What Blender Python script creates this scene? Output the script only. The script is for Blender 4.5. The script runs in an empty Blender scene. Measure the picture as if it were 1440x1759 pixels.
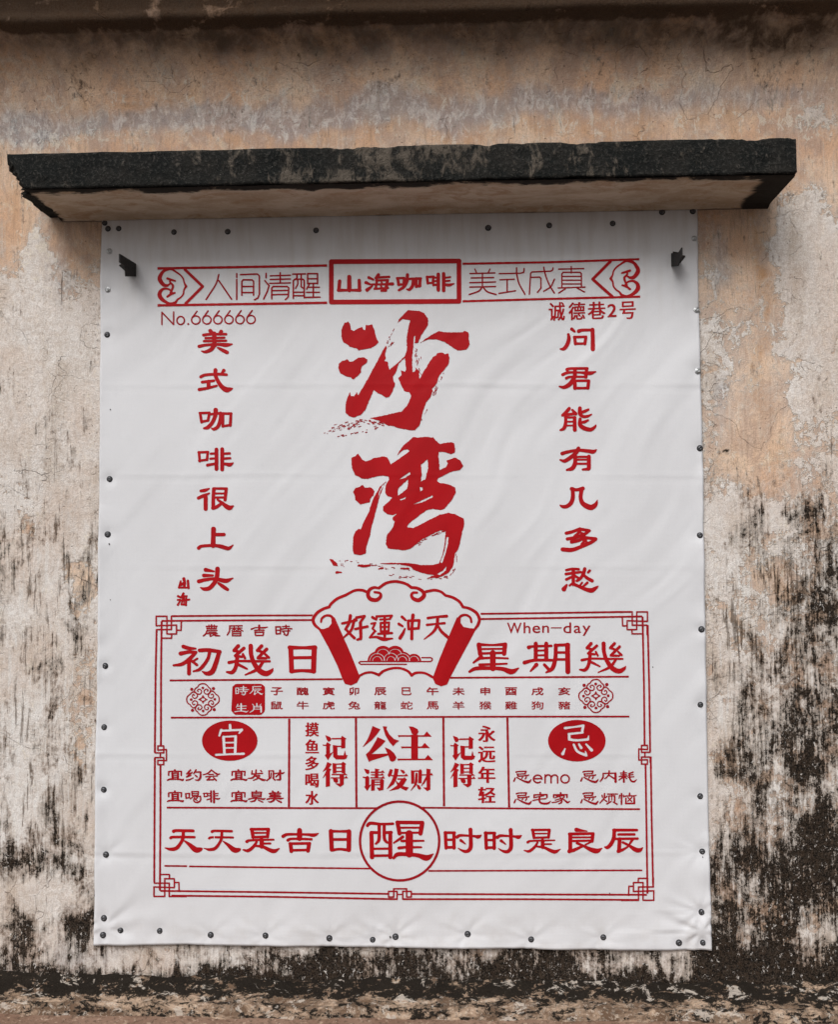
import bpy, math, random
import numpy as np
from mathutils import Matrix, Vector
from mathutils.geometry import delaunay_2d_cdt

random.seed(7)
rng = np.random.default_rng(7)
scene = bpy.context.scene
COL = scene.collection

# ------------------------------------------------------------------ survey
# The banner is a 2.4 m wide rectangle on the wall; the camera position follows
# from how its corners are seen.  World: X right, Y into the wall, Z up, wall
# face at Y = 0, camera in front of it at negative Y.
PW, PH = 1440.0, 1759.0
CX, CY = PW / 2, PH / 2
_im = np.array([[176, 379], [1197, 360], [1223, 1630], [162, 1620]], float)
BW = 2.4


def _fit():
    src = [(0, 1), (1, 1), (1, 0), (0, 0)]
    A = []
    for (x, y), (u, v) in zip(src, _im - [CX, CY]):
        A.append([x, y, 1, 0, 0, 0, -u * x, -u * y, -u])
        A.append([0, 0, 0, x, y, 1, -v * x, -v * y, -v])
    h = np.linalg.svd(np.array(A))[2][-1].reshape(3, 3)
    f = math.sqrt(-(h[0, 0] * h[0, 1] + h[1, 0] * h[1, 1]) / (h[2, 0] * h[2, 1]))
    Ki = np.diag([1 / f, 1 / f, 1])
    g = Ki @ h
    lam = np.linalg.norm(g[:, 0]) / BW
    r1 = g[:, 0] / (lam * BW)
    bh = np.linalg.norm(g[:, 1]) / lam
    r2 = g[:, 1] / (lam * bh)
    t = g[:, 2] / lam
    if t[2] < 0:
        r1, r2, t = -r1, -r2, -t
    r3 = np.cross(r1, r2)
    U, _, Vt = np.linalg.svd(np.stack([r1, r2, r3], 1))
    R = U @ Vt
    return f, R, t, bh


FOC, R_, T_, BH = _fit()
_C = -R_.T @ T_                                  # camera in (X, Z, N)


def _w(v):
    return np.array([v[0], -v[2], v[1]])


CAM = _w(_C)
RIGHT, DOWN, FWD = _w(R_[0]), _w(R_[1]), _w(R_[2])


def at(x, y, p=0.0):
    """point seen at photograph position x, y on the plane p metres in front of the wall"""
    d = RIGHT * ((x - CX) / FOC) + DOWN * ((y - CY) / FOC) + FWD
    s = (-p - CAM[1]) / d[1]
    return CAM + d * s + np.array([0, 0, Z0])


def at_arr(xy, p):
    xy = np.asarray(xy, float)
    d = RIGHT[None] * ((xy[:, 0:1] - CX) / FOC) + DOWN[None] * ((xy[:, 1:2] - CY) / FOC) + FWD[None]
    p = np.broadcast_to(np.asarray(p, float), (len(xy),))
    s = (-p - CAM[1]) / d[:, 1]
    return CAM[None] + d * s[:, None] + np.array([[0, 0, Z0]])


def seen(P):
    """where world points are seen in the photograph (used to place stains and text)"""
    q = P - np.array([0, 0, Z0]) - CAM
    z = q @ FWD
    return np.stack([q @ RIGHT / z * FOC + CX, q @ DOWN / z * FOC + CY], -1)


Z0 = 0.0
Z0 = -at(720, 1752, 0.14)[2]                      # ground is z = 0

# ------------------------------------------------------------------ camera
cd = bpy.data.cameras.new('camera')
cam = bpy.data.objects.new('camera', cd)
COL.objects.link(cam)
M = Matrix([[RIGHT[0], -DOWN[0], -FWD[0], CAM[0]],
            [RIGHT[1], -DOWN[1], -FWD[1], CAM[1]],
            [RIGHT[2], -DOWN[2], -FWD[2], CAM[2] + Z0],
            [0, 0, 0, 1]])
cam.matrix_world = M
cd.sensor_fit = 'VERTICAL'
cd.sensor_height = 36.0
cd.lens = FOC / PH * 36.0
cd.clip_start = 0.05
cd.clip_end = 500
scene.camera = cam

# ------------------------------------------------------------------ light
world = bpy.data.worlds.new('World')
scene.world = world
world.use_nodes = True
wn = world.node_tree
wn.nodes.clear()
wo = wn.nodes.new('ShaderNodeOutputWorld')
wb = wn.nodes.new('ShaderNodeBackground')
ws = wn.nodes.new('ShaderNodeTexSky')
ws.sky_type = 'NISHITA'
ws.sun_disc = False
SUN_EL, SUN_AZ = math.radians(47), math.radians(202)
ws.sun_elevation = SUN_EL
ws.sun_rotation = SUN_AZ
ws.air_density = 1.0
ws.dust_density = 6.0
wh = wn.nodes.new('ShaderNodeHueSaturation')
wh.inputs['Saturation'].default_value = 0.42
wn.links.new(ws.outputs[0], wh.inputs['Color'])
wn.links.new(wh.outputs[0], wb.inputs[0])
wn.links.new(wb.outputs[0], wo.inputs[0])
wb.inputs[1].default_value = 0.070
sl = bpy.data.lights.new('sun', 'SUN')
sl.energy = 1.9
sl.angle = math.radians(36)
sl.color = (0.975, 0.985, 1.0)
sun = bpy.data.objects.new('sun', sl)
COL.objects.link(sun)
sd = Vector((math.sin(SUN_AZ) * math.cos(SUN_EL), math.cos(SUN_AZ) * math.cos(SUN_EL), math.sin(SUN_EL)))
sun.rotation_euler = sd.to_track_quat('Z', 'Y').to_euler()
sun.location = (1.2, -3, 6)
vs = scene.view_settings
vs.view_transform = 'Standard'
vs.look = 'None'
vs.gamma = 1
vs.use_curve_mapping = False
vs.exposure = 0.46
scene.cycles.max_bounces = 6


# ------------------------------------------------------------------ helpers
def tag(o, label=None, category=None, kind=None, group=None):
    for k, v in (('label', label), ('category', category), ('kind', kind), ('group', group)):
        if v:
            o[k] = v
    return o


def link(name, me, mat=None, parent=None, smooth=False):
    o = bpy.data.objects.new(name, me)
    COL.objects.link(o)
    if mat:
        me.materials.append(mat)
    if parent:
        o.parent = parent
        o.matrix_parent_inverse = parent.matrix_world.inverted()
    if smooth:
        me.polygons.foreach_set('use_smooth', [True] * len(me.polygons))
    return o


def mesh(name, V, F):
    me = bpy.data.meshes.new(name)
    me.from_pydata([tuple(map(float, v)) for v in V], [], [tuple(map(int, f)) for f in F])
    me.update()
    return me


def grid_mesh(name, P):
    """P: (rows, cols, 3) array"""
    r, c = P.shape[:2]
    me = bpy.data.meshes.new(name)
    idx = np.arange(r * c).reshape(r, c)
    q = np.stack([idx[:-1, :-1], idx[:-1, 1:], idx[1:, 1:], idx[1:, :-1]], -1).reshape(-1, 4)
    me.vertices.add(r * c)
    me.vertices.foreach_set('co', P.reshape(-1).astype(np.float32))
    me.loops.add(q.size)
    me.loops.foreach_set('vertex_index', q.reshape(-1).astype(np.int32))
    me.polygons.add(len(q))
    me.polygons.foreach_set('loop_start', np.arange(0, q.size, 4, dtype=np.int32))
    me.polygons.foreach_set('loop_total', np.full(len(q), 4, np.int32))
    me.update(calc_edges=True)
    me.validate()
    return me


def vnoise(x, y, seed=0, octaves=4, rough=0.5):
    """value noise, about -1..1"""
    out = 0
    a, tot = 1.0, 0.0
    for o in range(octaves):
        r = np.random.default_rng(seed * 31 + o)
        tab = r.uniform(-1, 1, (256, 256))
        xi, yi = np.floor(x).astype(int), np.floor(y).astype(int)
        fx, fy = x - xi, y - yi
        fx, fy = fx * fx * (3 - 2 * fx), fy * fy * (3 - 2 * fy)
        g = lambda i, j: tab[(xi + i) & 255, (yi + j) & 255]
        out = out + a * ((g(0, 0) * (1 - fx) + g(1, 0) * fx) * (1 - fy) + (g(0, 1) * (1 - fx) + g(1, 1) * fx) * fy)
        tot += a
        a *= rough
        x, y = x * 2.03 + 17.1, y * 2.03 + 5.3
    return out / tot * 1.4


def sstep(a, b, x):
    t = np.clip((x - a) / (b - a), 0, 1)
    return t * t * (3 - 2 * t)


class NT:
    """small node-tree writer"""
    def __init__(self, name):
        self.m = bpy.data.materials.new(name)
        self.m.use_nodes = True
        self.t = self.m.node_tree
        self.b = self.t.nodes['Principled BSDF']

    def n(self, typ, **kw):
        nd = self.t.nodes.new(typ)
        for k, v in kw.items():
            setattr(nd, k, v)
        return nd

    def put(self, sock, v):
        if hasattr(v, 'is_output'):
            self.t.links.new(v, sock)
        elif isinstance(v, (tuple, list)) and len(v) == 3 and sock.type == 'RGBA':
            sock.default_value = (*v, 1)
        else:
            sock.default_value = v

    def math(self, op, a, b=0.0, c=None, clamp=False):
        nd = self.n('ShaderNodeMath', operation=op)
        nd.use_clamp = clamp
        self.put(nd.inputs[0], a)
        self.put(nd.inputs[1], b)
        if c is not None:
            self.put(nd.inputs[2], c)
        return nd.outputs[0]

    def coord(self):
        return self.n('ShaderNodeTexCoord').outputs['Object']

    def mapping(self, vec, scale=(1, 1, 1), loc=(0, 0, 0), rot=(0, 0, 0)):
        nd = self.n('ShaderNodeMapping')
        self.put(nd.inputs['Vector'], vec)
        nd.inputs['Scale'].default_value = scale
        nd.inputs['Location'].default_value = loc
        nd.inputs['Rotation'].default_value = rot
        return nd.outputs[0]

    def noise(self, vec, scale, detail=4, rough=0.5, dist=0.0):
        nd = self.n('ShaderNodeTexNoise')
        self.put(nd.inputs['Vector'], vec)
        nd.inputs['Scale'].default_value = scale
        nd.inputs['Detail'].default_value = detail
        nd.inputs['Roughness'].default_value = rough
        nd.inputs['Distortion'].default_value = dist
        return nd.outputs['Fac']

    def voro(self, vec, scale, feature='F1', rand=1.0):
        nd = self.n('ShaderNodeTexVoronoi', feature=feature)
        self.put(nd.inputs['Vector'], vec)
        nd.inputs['Scale'].default_value = scale
        nd.inputs['Randomness'].default_value = rand
        return nd.outputs['Distance']

    def step(self, v, a, b, lo=0.0, hi=1.0):
        nd = self.n('ShaderNodeMapRange')
        nd.interpolation_type = 'SMOOTHSTEP'
        self.put(nd.inputs[0], v)
        nd.inputs[1].default_value = a
        nd.inputs[2].default_value = b
        nd.inputs[3].default_value = lo
        nd.inputs[4].default_value = hi
        return nd.outputs[0]

    def mix(self, f, a, b, mode='MIX'):
        nd = self.n('ShaderNodeMix', data_type='RGBA', blend_type=mode)
        self.put(nd.inputs[0], f)
        self.put(nd.inputs[6], a)
        self.put(nd.inputs[7], b)
        return nd.outputs[2]

    def attr(self, name):
        return self.n('ShaderNodeAttribute', attribute_name=name).outputs['Fac']

    def bump(self, h, strength=0.5, dist=0.01, nrm=None):
        nd = self.n('ShaderNodeBump')
        self.put(nd.inputs['Height'], h)
        nd.inputs['Strength'].default_value = strength
        nd.inputs['Distance'].default_value = dist
        if nrm is not None:
            self.t.links.new(nrm, nd.inputs['Normal'])
        return nd.outputs[0]

    def done(self, col, rough=0.9, nrm=None, spec=0.25, metal=0.0):
        self.put(self.b.inputs['Base Color'], col)
        self.put(self.b.inputs['Roughness'], rough)
        self.put(self.b.inputs['Metallic'], metal)
        self.b.inputs['Specular IOR Level'].default_value = spec
        if nrm is not None:
            self.t.links.new(nrm, self.b.inputs['Normal'])
        return self.m

# ================================================================== WALL
def G(x, y, cx, cy, sx, sy, a):
    return a * np.exp(-((x - cx) / sx) ** 2 - ((y - cy) / sy) ** 2)


def set_attr(me, name, v):
    a = me.attributes.new(name, 'FLOAT', 'POINT')
    a.data.foreach_set('value', np.ascontiguousarray(v, np.float32).ravel())


def stains(x, y):
    """where the plaster is bare, mouldy, streaked, blue-grey or rusty (photograph positions)"""
    yy0 = y + (x - 720) * .024
    x = x + 26 * vnoise(x / 70, y / 70, 51, 4, .6)
    y = y + 26 * vnoise(x / 70, y / 90, 52, 4, .6)
    up = sstep(560, 330, y)
    left = sstep(200, 120, x)
    right = sstep(1190, 1260, x)
    low = sstep(1600, 1640, y)
    tan = .25 + .75 * up + right * .15 + low * -.2
    tan += left * sstep(430, 560, y) * -.45
    for g in ((60, 340, 90, 70, .5), (130, 400, 60, 60, .5), (75, 440, 22, 110, -1.1), (132, 1010, 28, 55, 1.1), (45, 870, 30, 50, .7), (135, 1215, 24, 100, .8), (20, 620, 30, 70, .2),
              (90, 1560, 140, 35, -.8), (70, 1640, 90, 30, -.8), (1275, 520, 50, 180, .3), (1320, 700, 70, 120, .5), (1290, 770, 60, 60, .5), (1405, 470, 50, 130, -1.7), (1375, 400, 30, 70, -.8),
              (1400, 690, 40, 28, -1.3), (1350, 610, 25, 16, -.7), (1275, 880, 55, 24, -1.3), (1265, 640, 40, 70, -.35), (1255, 930, 30, 50, -.5), (1300, 830, 50, 40, .4),
              (60, 225, 90, 22, -.5), (1400, 205, 60, 20, -.9), (1290, 1200, 100, 150, -.2), (1330, 1000, 40, 80, .3), (500, 1655, 300, 30, -.2), (900, 1680, 300, 20, -.2)):
        tan += G(x, y, *g)
    mold = -.66 + left * (sstep(1050, 1300, y) * .06 + sstep(1360, 1500, y) * .34) + right * (sstep(720, 1120, y) * (.40 + .26 * sstep(1270, 1380, x)) + sstep(1380, 1490, y) * .22)
    mold = mold + low * .76 - .30 * sstep(960, 620, y)
    
    for g in ((45, 860, 22, 55, .5), (8, 1000, 18, 100, .3), (90, 1480, 110, 30, .38), (140, 1590, 46, 50, 1.0), (20, 1600, 50, 60, .5), (60, 1545, 80, 30, -1.1), (95, 1640, 60, 35, -.9), (200, 1655, 70, 26, -.7),
              (100, 1280, 20, 150, .38), (38, 1200, 14, 100, .25), (8, 1400, 24, 130, .45), (1400, 880, 24, 55, .45), (1350, 880, 13, 14, 1.6), (1257, 783, 11, 5, 1.9), (1420, 1000, 30, 110, .4),
              (1300, 1480, 90, 60, .5), (1245, 1640, 60, 36, .8), (1400, 1640, 55, 45, -1.1), (1260, 1300, 30, 90, -.25), (1330, 1120, 40, 60, -.15), (1290, 1040, 30, 60, -.2), (1250, 1060, 24, 120, -.55),
              (1240, 960, 30, 60, -.3), (540, 1662, 80, 26, .75), (700, 1640, 60, 26, .6), (400, 1690, 200, 14, .4), (870, 1660, 60, 26, .45), (840, 1650, 24, 26, .3), (970, 1650, 40, 26, .5), (650, 1690, 60, 12, -.5), (330, 1650, 70, 24, -.5),
              (1060, 1665, 60, 24, -.4), (1330, 1570, 80, 22, -.3), (1385, 1330, 40, 80, .2)):
        mold += G(x, y, *g)
    mold += .95 * sstep(1652, 1704, y) + right * .14 * sstep(1050, 1300, y) + G(x, y, 1300, 1500, 130, 70, .2)
    streak = left * .72 * sstep(620, 800, y) * (1 - .6 * sstep(1480, 1540, y)) + right * sstep(900, 1010, y) * .9 + G(x, y, 60, 620, 50, 160, .3)
    streak += -.5 * sstep(150, 90, y) - left * G(x, y, 80, 780, 400, 170, .35) + G(x, y, 110, 500, 60, 60, .35) + G(x, y, 1400, 900, 60, 150, .4)
    blue = G(x, y, 330, 206, 380, 26, .95) + G(x, y, 830, 178, 460, 30, .8) + G(x, y, 1300, 165, 250, 26, .35) + G(x, y, 20, 225, 60, 26, .7) + G(x, y, 135, 1650, 90, 30, .6)
    blue += G(x, y, 110, 470, 30, 80, .55) + G(x, y, 1320, 1660, 60, 34, .5) + G(x, y, 1235, 430, 22, 90, .5) + G(x, y, 1250, 690, 40, 80, .45)
    rust = G(x, y, 1308, 470, 13, 130, 1.0) + G(x, y, 1310, 640, 22, 80, .45) + G(x, y, 120, 460, 30, 26, .6) + G(x, y, 30, 350, 30, 70, .4) + G(x, y, 850, 225, 260, 12, .5) + G(x, y, 300, 165, 200, 14, .45)
    rust += G(x, y, 1300, 780, 40, 40, .5) + G(x, y, 1200, 210, 120, 20, .4) + G(x, y, 1340, 300, 60, 14, .35)
    soot_shade = sstep(112, 58, y) * .62 + sstep(160, 80, y) * .22 + sstep(46, 30, yy0) * .9 + G(x, y, 400, 85, 220, 20, .3) + G(x, y, 1330, 55, 160, 22, .35)
    flake = -1.2 * sstep(150, 110, y) + G(x, y, 60, 240, 130, 16, .9) + G(x, y, 700, 215, 700, 12, .55) + G(x, y, 1380, 215, 80, 20, .8) + G(x, y, 75, 430, 30, 90, .5) + G(x, y, 700, 165, 500, 26, .3)
    return dict(a_tan=tan, a_mold=mold, a_streak=streak, a_blue=blue, a_rust=rust, a_soot_shade=soot_shade, a_flake=flake)


def plaster_material():
    k = NT('weathered_lime_plaster')
    c = k.coord()
    A = {n: k.attr(n) for n in ('a_tan', 'a_mold', 'a_streak', 'a_blue', 'a_rust', 'a_soot_shade', 'a_flake')}
    tall = k.mapping(c, (1, 1, .22))
    brush = k.mapping(c, (1, 1, .07), rot=(0, .05, 0))
    n_big = k.noise(c, 2.2, 3, .6, .3)
    n_mid = k.noise(c, 9, 5, .68, .5)
    n_tall = k.noise(tall, 8, 4, .62, .2)
    n_fine = k.noise(c, 50, 3, .75)
    n_grain = k.noise(c, 210, 1, .7)
    n_brush = k.noise(brush, 75, 3, .75, .1)
    n_brush2 = k.noise(brush, 19, 3, .65, .1)
    n_blot = k.noise(k.mapping(c, (1, 1, .62), (3.1, 0, 7.7)), 7, 6, .72, .7)
    n_spk = k.noise(k.mapping(c, (1, 1, .8), (1.7, 0, 2.2)), 40, 3, .8)
    n_flk = k.noise(k.mapping(c, (1, 1, .55), (5.7, 0, 1.2)), 27, 4, .78, .8)
    # old tan coat
    col = k.mix(k.step(n_big, .38, .62), (.62, .395, .26), (.71, .525, .385))
    col = k.mix(k.math('MULTIPLY', k.step(n_tall, .42, .70), .75), col, (.52, .325, .20))
    col = k.mix(k.math('MULTIPLY', k.step(n_mid, .53, .66), .8), col, (.74, .57, .40))
    col = k.mix(k.math('MULTIPLY', k.step(n_blot, .56, .40), .65), col, (.40, .29, .235))
    col = k.mix(k.math('MULTIPLY', k.step(n_brush, .54, .68), .38), col, (.62, .54, .44))
    col = k.mix(k.math('MULTIPLY', k.step(n_brush, .46, .34), .34), col, (.24, .18, .14))
    rs = k.math('MULTIPLY', A['a_rust'], k.step(n_tall, .3, .62), clamp=True)
    col = k.mix(k.math('MULTIPLY', rs, .8), col, (.47, .26, .12))
    # whitewash that has peeled with crisp borders
    f = k.math('ADD', k.math('MULTIPLY', k.math('SUBTRACT', n_mid, .5), 1.9), k.math('MULTIPLY', k.math('SUBTRACT', n_fine, .5), 1.0))
    f = k.math('ADD', f, k.math('MULTIPLY', k.math('SUBTRACT', n_flk, .5), 1.1))
    f = k.math('SUBTRACT', f, k.math('MULTIPLY', k.math('SUBTRACT', A['a_tan'], .45), .85))
    wm = k.step(f, .0, .05)
    wm_soft = k.math('MULTIPLY', k.step(f, -.65, .05), .55)
    white = k.mix(k.step(n_fine, .38, .62), (.54, .475, .425), (.66, .615, .575))
    white = k.mix(k.math('MULTIPLY', k.step(n_tall, .46, .7), .7), white, (.42, .345, .28))
    white = k.mix(k.math('MULTIPLY', k.step(n_blot, .5, .34), .55), white, (.72, .69, .66))
    white = k.mix(k.math('MULTIPLY', k.step(n_grain, .5, .68), .3), white, (.72, .70, .67))
    col = k.mix(wm_soft, col, k.mix(k.step(n_flk, .4, .6), (.44, .375, .33), (.60, .52, .45)))
    patch = k.step(n_big, .36, .62, .55, 1.0)
    col = k.mix(k.math('MULTIPLY', wm, patch), col, white)
    rim = k.math('MULTIPLY', k.step(f, -.04, .0), k.step(f, .08, .03))
    col = k.mix(k.math('MULTIPLY', rim, .55), col, (.72, .68, .61))
    rim2 = k.math('MULTIPLY', k.step(f, -.13, -.04), k.step(f, .0, -.03))
    col = k.mix(k.math('MULTIPLY', rim2, .35), col, (.22, .16, .12))
    # little pale flakes
    fl = k.math('MULTIPLY', k.step(k.math('ADD', n_flk, k.math('MULTIPLY', A['a_flake'], .15)), .625, .65), .6)
    col = k.mix(fl, col, (.66, .59, .49))
    # blue-grey damp repairs
    bl = k.math('ADD', A['a_blue'], k.math('ADD', k.math('MULTIPLY', k.math('SUBTRACT', n_blot, .5), 1.5), k.math('MULTIPLY', k.math('SUBTRACT', n_brush2, .5), .9)))
    bl = k.math('MULTIPLY', k.step(bl, .12, .85), k.step(A['a_blue'], .05, .35))
    col = k.mix(k.math('MULTIPLY', bl, .62), col, k.mix(k.step(n_flk, .44, .62), (.27, .265, .28), (.56, .55, .55)))
    # brushed grey streaks
    sb = k.math('ADD', k.math('MULTIPLY', k.math('SUBTRACT', n_brush, .5), 2.6), k.math('MULTIPLY', k.math('SUBTRACT', n_brush2, .5), 1.4))
    sb = k.math('ADD', sb, k.math('MULTIPLY', k.math('SUBTRACT', n_blot, .5), 1.6))
    sb = k.math('ADD', sb, k.math('MULTIPLY', k.math('SUBTRACT', A['a_streak'], 1.0), .60))
    sm_ = k.step(sb, .0, .34)
    col = k.mix(k.math('MULTIPLY', sm_, .82), col, k.mix(k.step(n_mid, .4, .6), (.10, .080, .064), (.20, .17, .145)))
    lt = k.math('MULTIPLY', k.step(sb, -.40, -.62), k.step(A['a_streak'], .3, .8))
    col = k.mix(k.math('MULTIPLY', lt, .5), col, (.66, .64, .61))
    # black mould
    m = k.math('ADD', A['a_mold'], k.math('MULTIPLY', k.math('SUBTRACT', n_blot, .5), 4.2))
    m = k.math('ADD', m, k.math('MULTIPLY', k.math('SUBTRACT', n_spk, .5), 2.1))
    m = k.math('ADD', m, k.math('MULTIPLY', k.math('SUBTRACT', n_brush, .5), 2.2))
    m = k.math('ADD', m, k.math('MULTIPLY', k.math('SUBTRACT', n_grain, .5), .7))
    brown = k.mix(k.step(n_mid, .42, .58), (.11, .068, .042), (.19, .165, .14))
    col = k.mix(k.math('MULTIPLY', k.step(m, -.62, .12), .74), col, brown)
    col = k.mix(k.math('MULTIPLY', k.step(m, .0, .42), .985), col, k.mix(k.step(n_fine, .42, .66), (.004, .0035, .003), (.022, .014, .009)))
    chip = k.math('MULTIPLY', k.step(k.noise(k.mapping(c, (1, 1, .8), (9.7, 0, 4.2)), 62, 3, .8, .5), .60, .635), k.step(n_flk, .45, .56))
    chip = k.math('MULTIPLY', chip, k.step(A['a_mold'], -.75, -.2))
    col = k.mix(k.math('MULTIPLY', chip, .85), col, (.60, .56, .52))
    # soot and shade painted into the colour under the cove
    so = k.math('MULTIPLY', A['a_soot_shade'], k.step(k.math('ADD', k.math('MULTIPLY', n_brush2, .3), k.math('MULTIPLY', n_mid, .7)), .20, .62), clamp=True)
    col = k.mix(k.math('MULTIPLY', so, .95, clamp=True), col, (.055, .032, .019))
    # hairline cracks
    wv = k.n('ShaderNodeTexNoise')
    k.put(wv.inputs['Vector'], c)
    wv.inputs['Scale'].default_value = 7
    wv.inputs['Detail'].default_value = 3
    wob = k.n('ShaderNodeVectorMath', operation='SCALE')
    k.put(wob.inputs[0], wv.outputs['Color'])
    wob.inputs['Scale'].default_value = .16
    add = k.n('ShaderNodeVectorMath', operation='ADD')
    k.put(add.inputs[0], c)
    k.put(add.inputs[1], wob.outputs[0])
    cv = k.voro(add.outputs[0], 2.6, 'DISTANCE_TO_EDGE')
    cm = k.math('MULTIPLY', k.step(cv, .004, .001), k.step(n_big, .5, .6))
    cv2 = k.voro(add.outputs[0], 8.5, 'DISTANCE_TO_EDGE')
    cm2 = k.math('MULTIPLY', k.step(cv2, .012, .003), k.step(n_tall, .55, .64))
    ck = k.math('MAXIMUM', cm, cm2)
    col = k.mix(k.math('MULTIPLY', ck, .32), col, (.13, .09, .065))
    # pits
    pit = k.math('MULTIPLY', k.step(k.voro(c, 48), .16, .07), k.step(k.noise(c, 6, 2), .56, .62))
    col = k.mix(k.math('MULTIPLY', pit, .6), col, (.09, .07, .055))
    col = k.mix(k.math('MULTIPLY', k.step(n_grain, .62, .35), .22), col, (.16, .12, .09))
    h = k.math('ADD', k.math('MULTIPLY', wm, .55), k.math('MULTIPLY', n_fine, .55))
    h = k.math('ADD', h, k.math('MULTIPLY', n_grain, .35))
    h = k.math('ADD', h, k.math('MULTIPLY', n_brush, .5))
    h = k.math('ADD', h, k.math('MULTIPLY', n_mid, .6))
    h = k.math('SUBTRACT', h, k.math('MULTIPLY', ck, .8))
    h = k.math('SUBTRACT', h, k.math('MULTIPLY', pit, .8))
    h = k.math('ADD', h, k.math('MULTIPLY', n_flk, .5))
    return k.done(col, .92, k.bump(h, .8, .0060), .04)


mat_wall = plaster_material()
ZC = 3.46
LIP = .21
ZL = at(720, 22, LIP)[2]
xs_ = np.concatenate([np.linspace(-3.2, -.62, 14), np.arange(-.6, 3.12, .011), np.linspace(3.2, 6.0, 14)])
zrow = list(np.arange(-.05, ZC, .011))
prow = [0.0] * len(zrow)
for a in np.linspace(0, 1, 34):
    t = a * math.radians(84)
    zrow.append(ZC + (ZL - ZC) * math.sin(t) / math.sin(math.radians(84)))
    prow.append(LIP * (1 - math.cos(t)) / (1 - math.cos(math.radians(84))))
for dz, dp in ((.004, .006), (.010, .012), (.020, .014), (.034, .012), (.042, .004), (.050, .004), (.09, .006), (.14, .008), (.22, .010), (.3, .012)):
    zrow.append(ZL + dz)
    prow.append(LIP + dp)
XW, ZW = np.meshgrid(xs_, np.array(zrow))
PWv = np.repeat(np.array(prow)[:, None], len(xs_), 1)
rel = .0045 * vnoise(XW * 1.6, ZW * 1.6, 61, 3) + .0016 * vnoise(XW * 11, ZW * 7, 62, 4, .6) + .0008 * vnoise(XW * 44, ZW * 30, 63, 3, .6)
rel = np.minimum(rel, .0022) - .0028
wob_ = .006 * vnoise(XW * 3, XW * 0 + 3, 64, 4) * np.clip((ZW - ZC) / (ZL - ZC), 0, 1)
wall_root = bpy.data.objects.new('house_wall', None)
COL.objects.link(wall_root)
wall_root.location = (1.2, 0, 0)
tag(wall_root, 'tall lime plastered house wall, tan above and streaked with black mould low down', 'wall')
bpy.context.view_layer.update()
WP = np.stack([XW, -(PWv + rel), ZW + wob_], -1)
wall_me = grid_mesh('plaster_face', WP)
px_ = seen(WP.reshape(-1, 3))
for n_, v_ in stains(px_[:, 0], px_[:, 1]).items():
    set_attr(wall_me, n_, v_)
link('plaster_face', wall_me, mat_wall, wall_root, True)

# timber eave over the cove, out of view, added to shade the wall top
EZ = ZL + .36
Ve, Fe = [], []
for x_ in (-3.2, 6.0):
    Ve += [(x_, 0, EZ), (x_, -.56, EZ - .02), (x_, -.58, EZ + .05), (x_, 0, EZ + .09)]
Fe = [(0, 1, 2, 3), (7, 6, 5, 4), (0, 4, 5, 1), (1, 5, 6, 2), (2, 6, 7, 3), (3, 7, 4, 0)]
k = NT('unseen_eave_timber')
k.done(k.mix(k.noise(k.mapping(k.coord(), (.2, 1, 1)), 18, 4, .6), (.05, .032, .02), (.10, .07, .05)), .85)
link('unseen_eave_board', mesh('unseen_eave_board', Ve, Fe), k.m, wall_root)

# mortar footing along the foot of the wall
k = NT('footing_mortar')
c = k.coord()
fl_ = k.mapping(c, (.6, 1, 1))
n1 = k.noise(fl_, 12, 4, .7, .6)
n2 = k.noise(c, 60, 3, .78)
n3 = k.noise(k.mapping(c, (.6, 1.2, 1.2)), 22, 5, .75, .5)
sepz = k.n('ShaderNodeSeparateXYZ')
k.put(sepz.inputs[0], c)
up_ = k.step(sepz.outputs['Z'], .034, .060)
col = k.mix(k.step(n1, .42, .62), (.12, .075, .048), (.38, .275, .195))
col = k.mix(k.math('MULTIPLY', k.step(n2, .50, .64), .6), col, (.55, .46, .37))
mm = k.math('ADD', k.math('MULTIPLY', k.math('SUBTRACT', n3, .5), 4.6), k.math('MULTIPLY', k.math('SUBTRACT', n2, .5), 1.8))
mm = k.math('ADD', mm, k.math('SUBTRACT', k.math('MULTIPLY', up_, .62), .02))
col = k.mix(k.math('MULTIPLY', k.step(mm, -.30, .05), .55), col, (.12, .085, .06))
col = k.mix(k.math('MULTIPLY', k.step(mm, .06, .30), .97), col, (.010, .008, .006))
col = k.mix(k.math('MULTIPLY', k.step(k.noise(k.mapping(c, (.7, 1, 1), (4, 0, 0)), 17, 5, .78, .5), .57, .62), .7), col, (.48, .42, .36))
hh_ = k.math('ADD', n2, k.math('MULTIPLY', n3, 1.2))
mat_foot = k.done(col, .93, k.bump(hh_, .9, .010), .12)
tt = np.linspace(0, 1, 46)
xf = np.concatenate([np.linspace(-3.2, -.62, 20), np.arange(-.6, 3.12, .009), np.linspace(3.2, 6, 20)])
XF, TF = np.meshgrid(xf, tt)
edge = .125 + .012 * vnoise(XF * 1.3, XF * 0 + 9, 71, 4, .6) + .006 * vnoise(XF * 13, XF * 0 + 2, 72, 3)
top0 = .084 + .030 * vnoise(XF * 2.6, XF * 0, 73, 5, .65)
a1 = np.clip(TF / .72, 0, 1)
a2 = np.clip((TF - .72) / .28, 0, 1)
pf = np.where(TF < .72, a1 ** .8 * (edge - .012), edge - .012 + .014 * np.sin(a2 * math.pi / 2) + .01 * a2)
zf = np.where(TF < .72, top0 * (1 - a1) ** 1.5 + .030 * a1 + .006, .036 * (1 - a2 ** 1.6) - .012 * a2)
zf = zf + (.004 * vnoise(XF * 9, TF * 9, 74, 4, .65) + .0022 * vnoise(XF * 40, TF * 16, 75, 3)) * np.clip(TF * 8, .3, 1)
pf = pf + .004 * vnoise(XF * 18, TF * 12, 76, 3) * (TF > .1)
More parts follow.
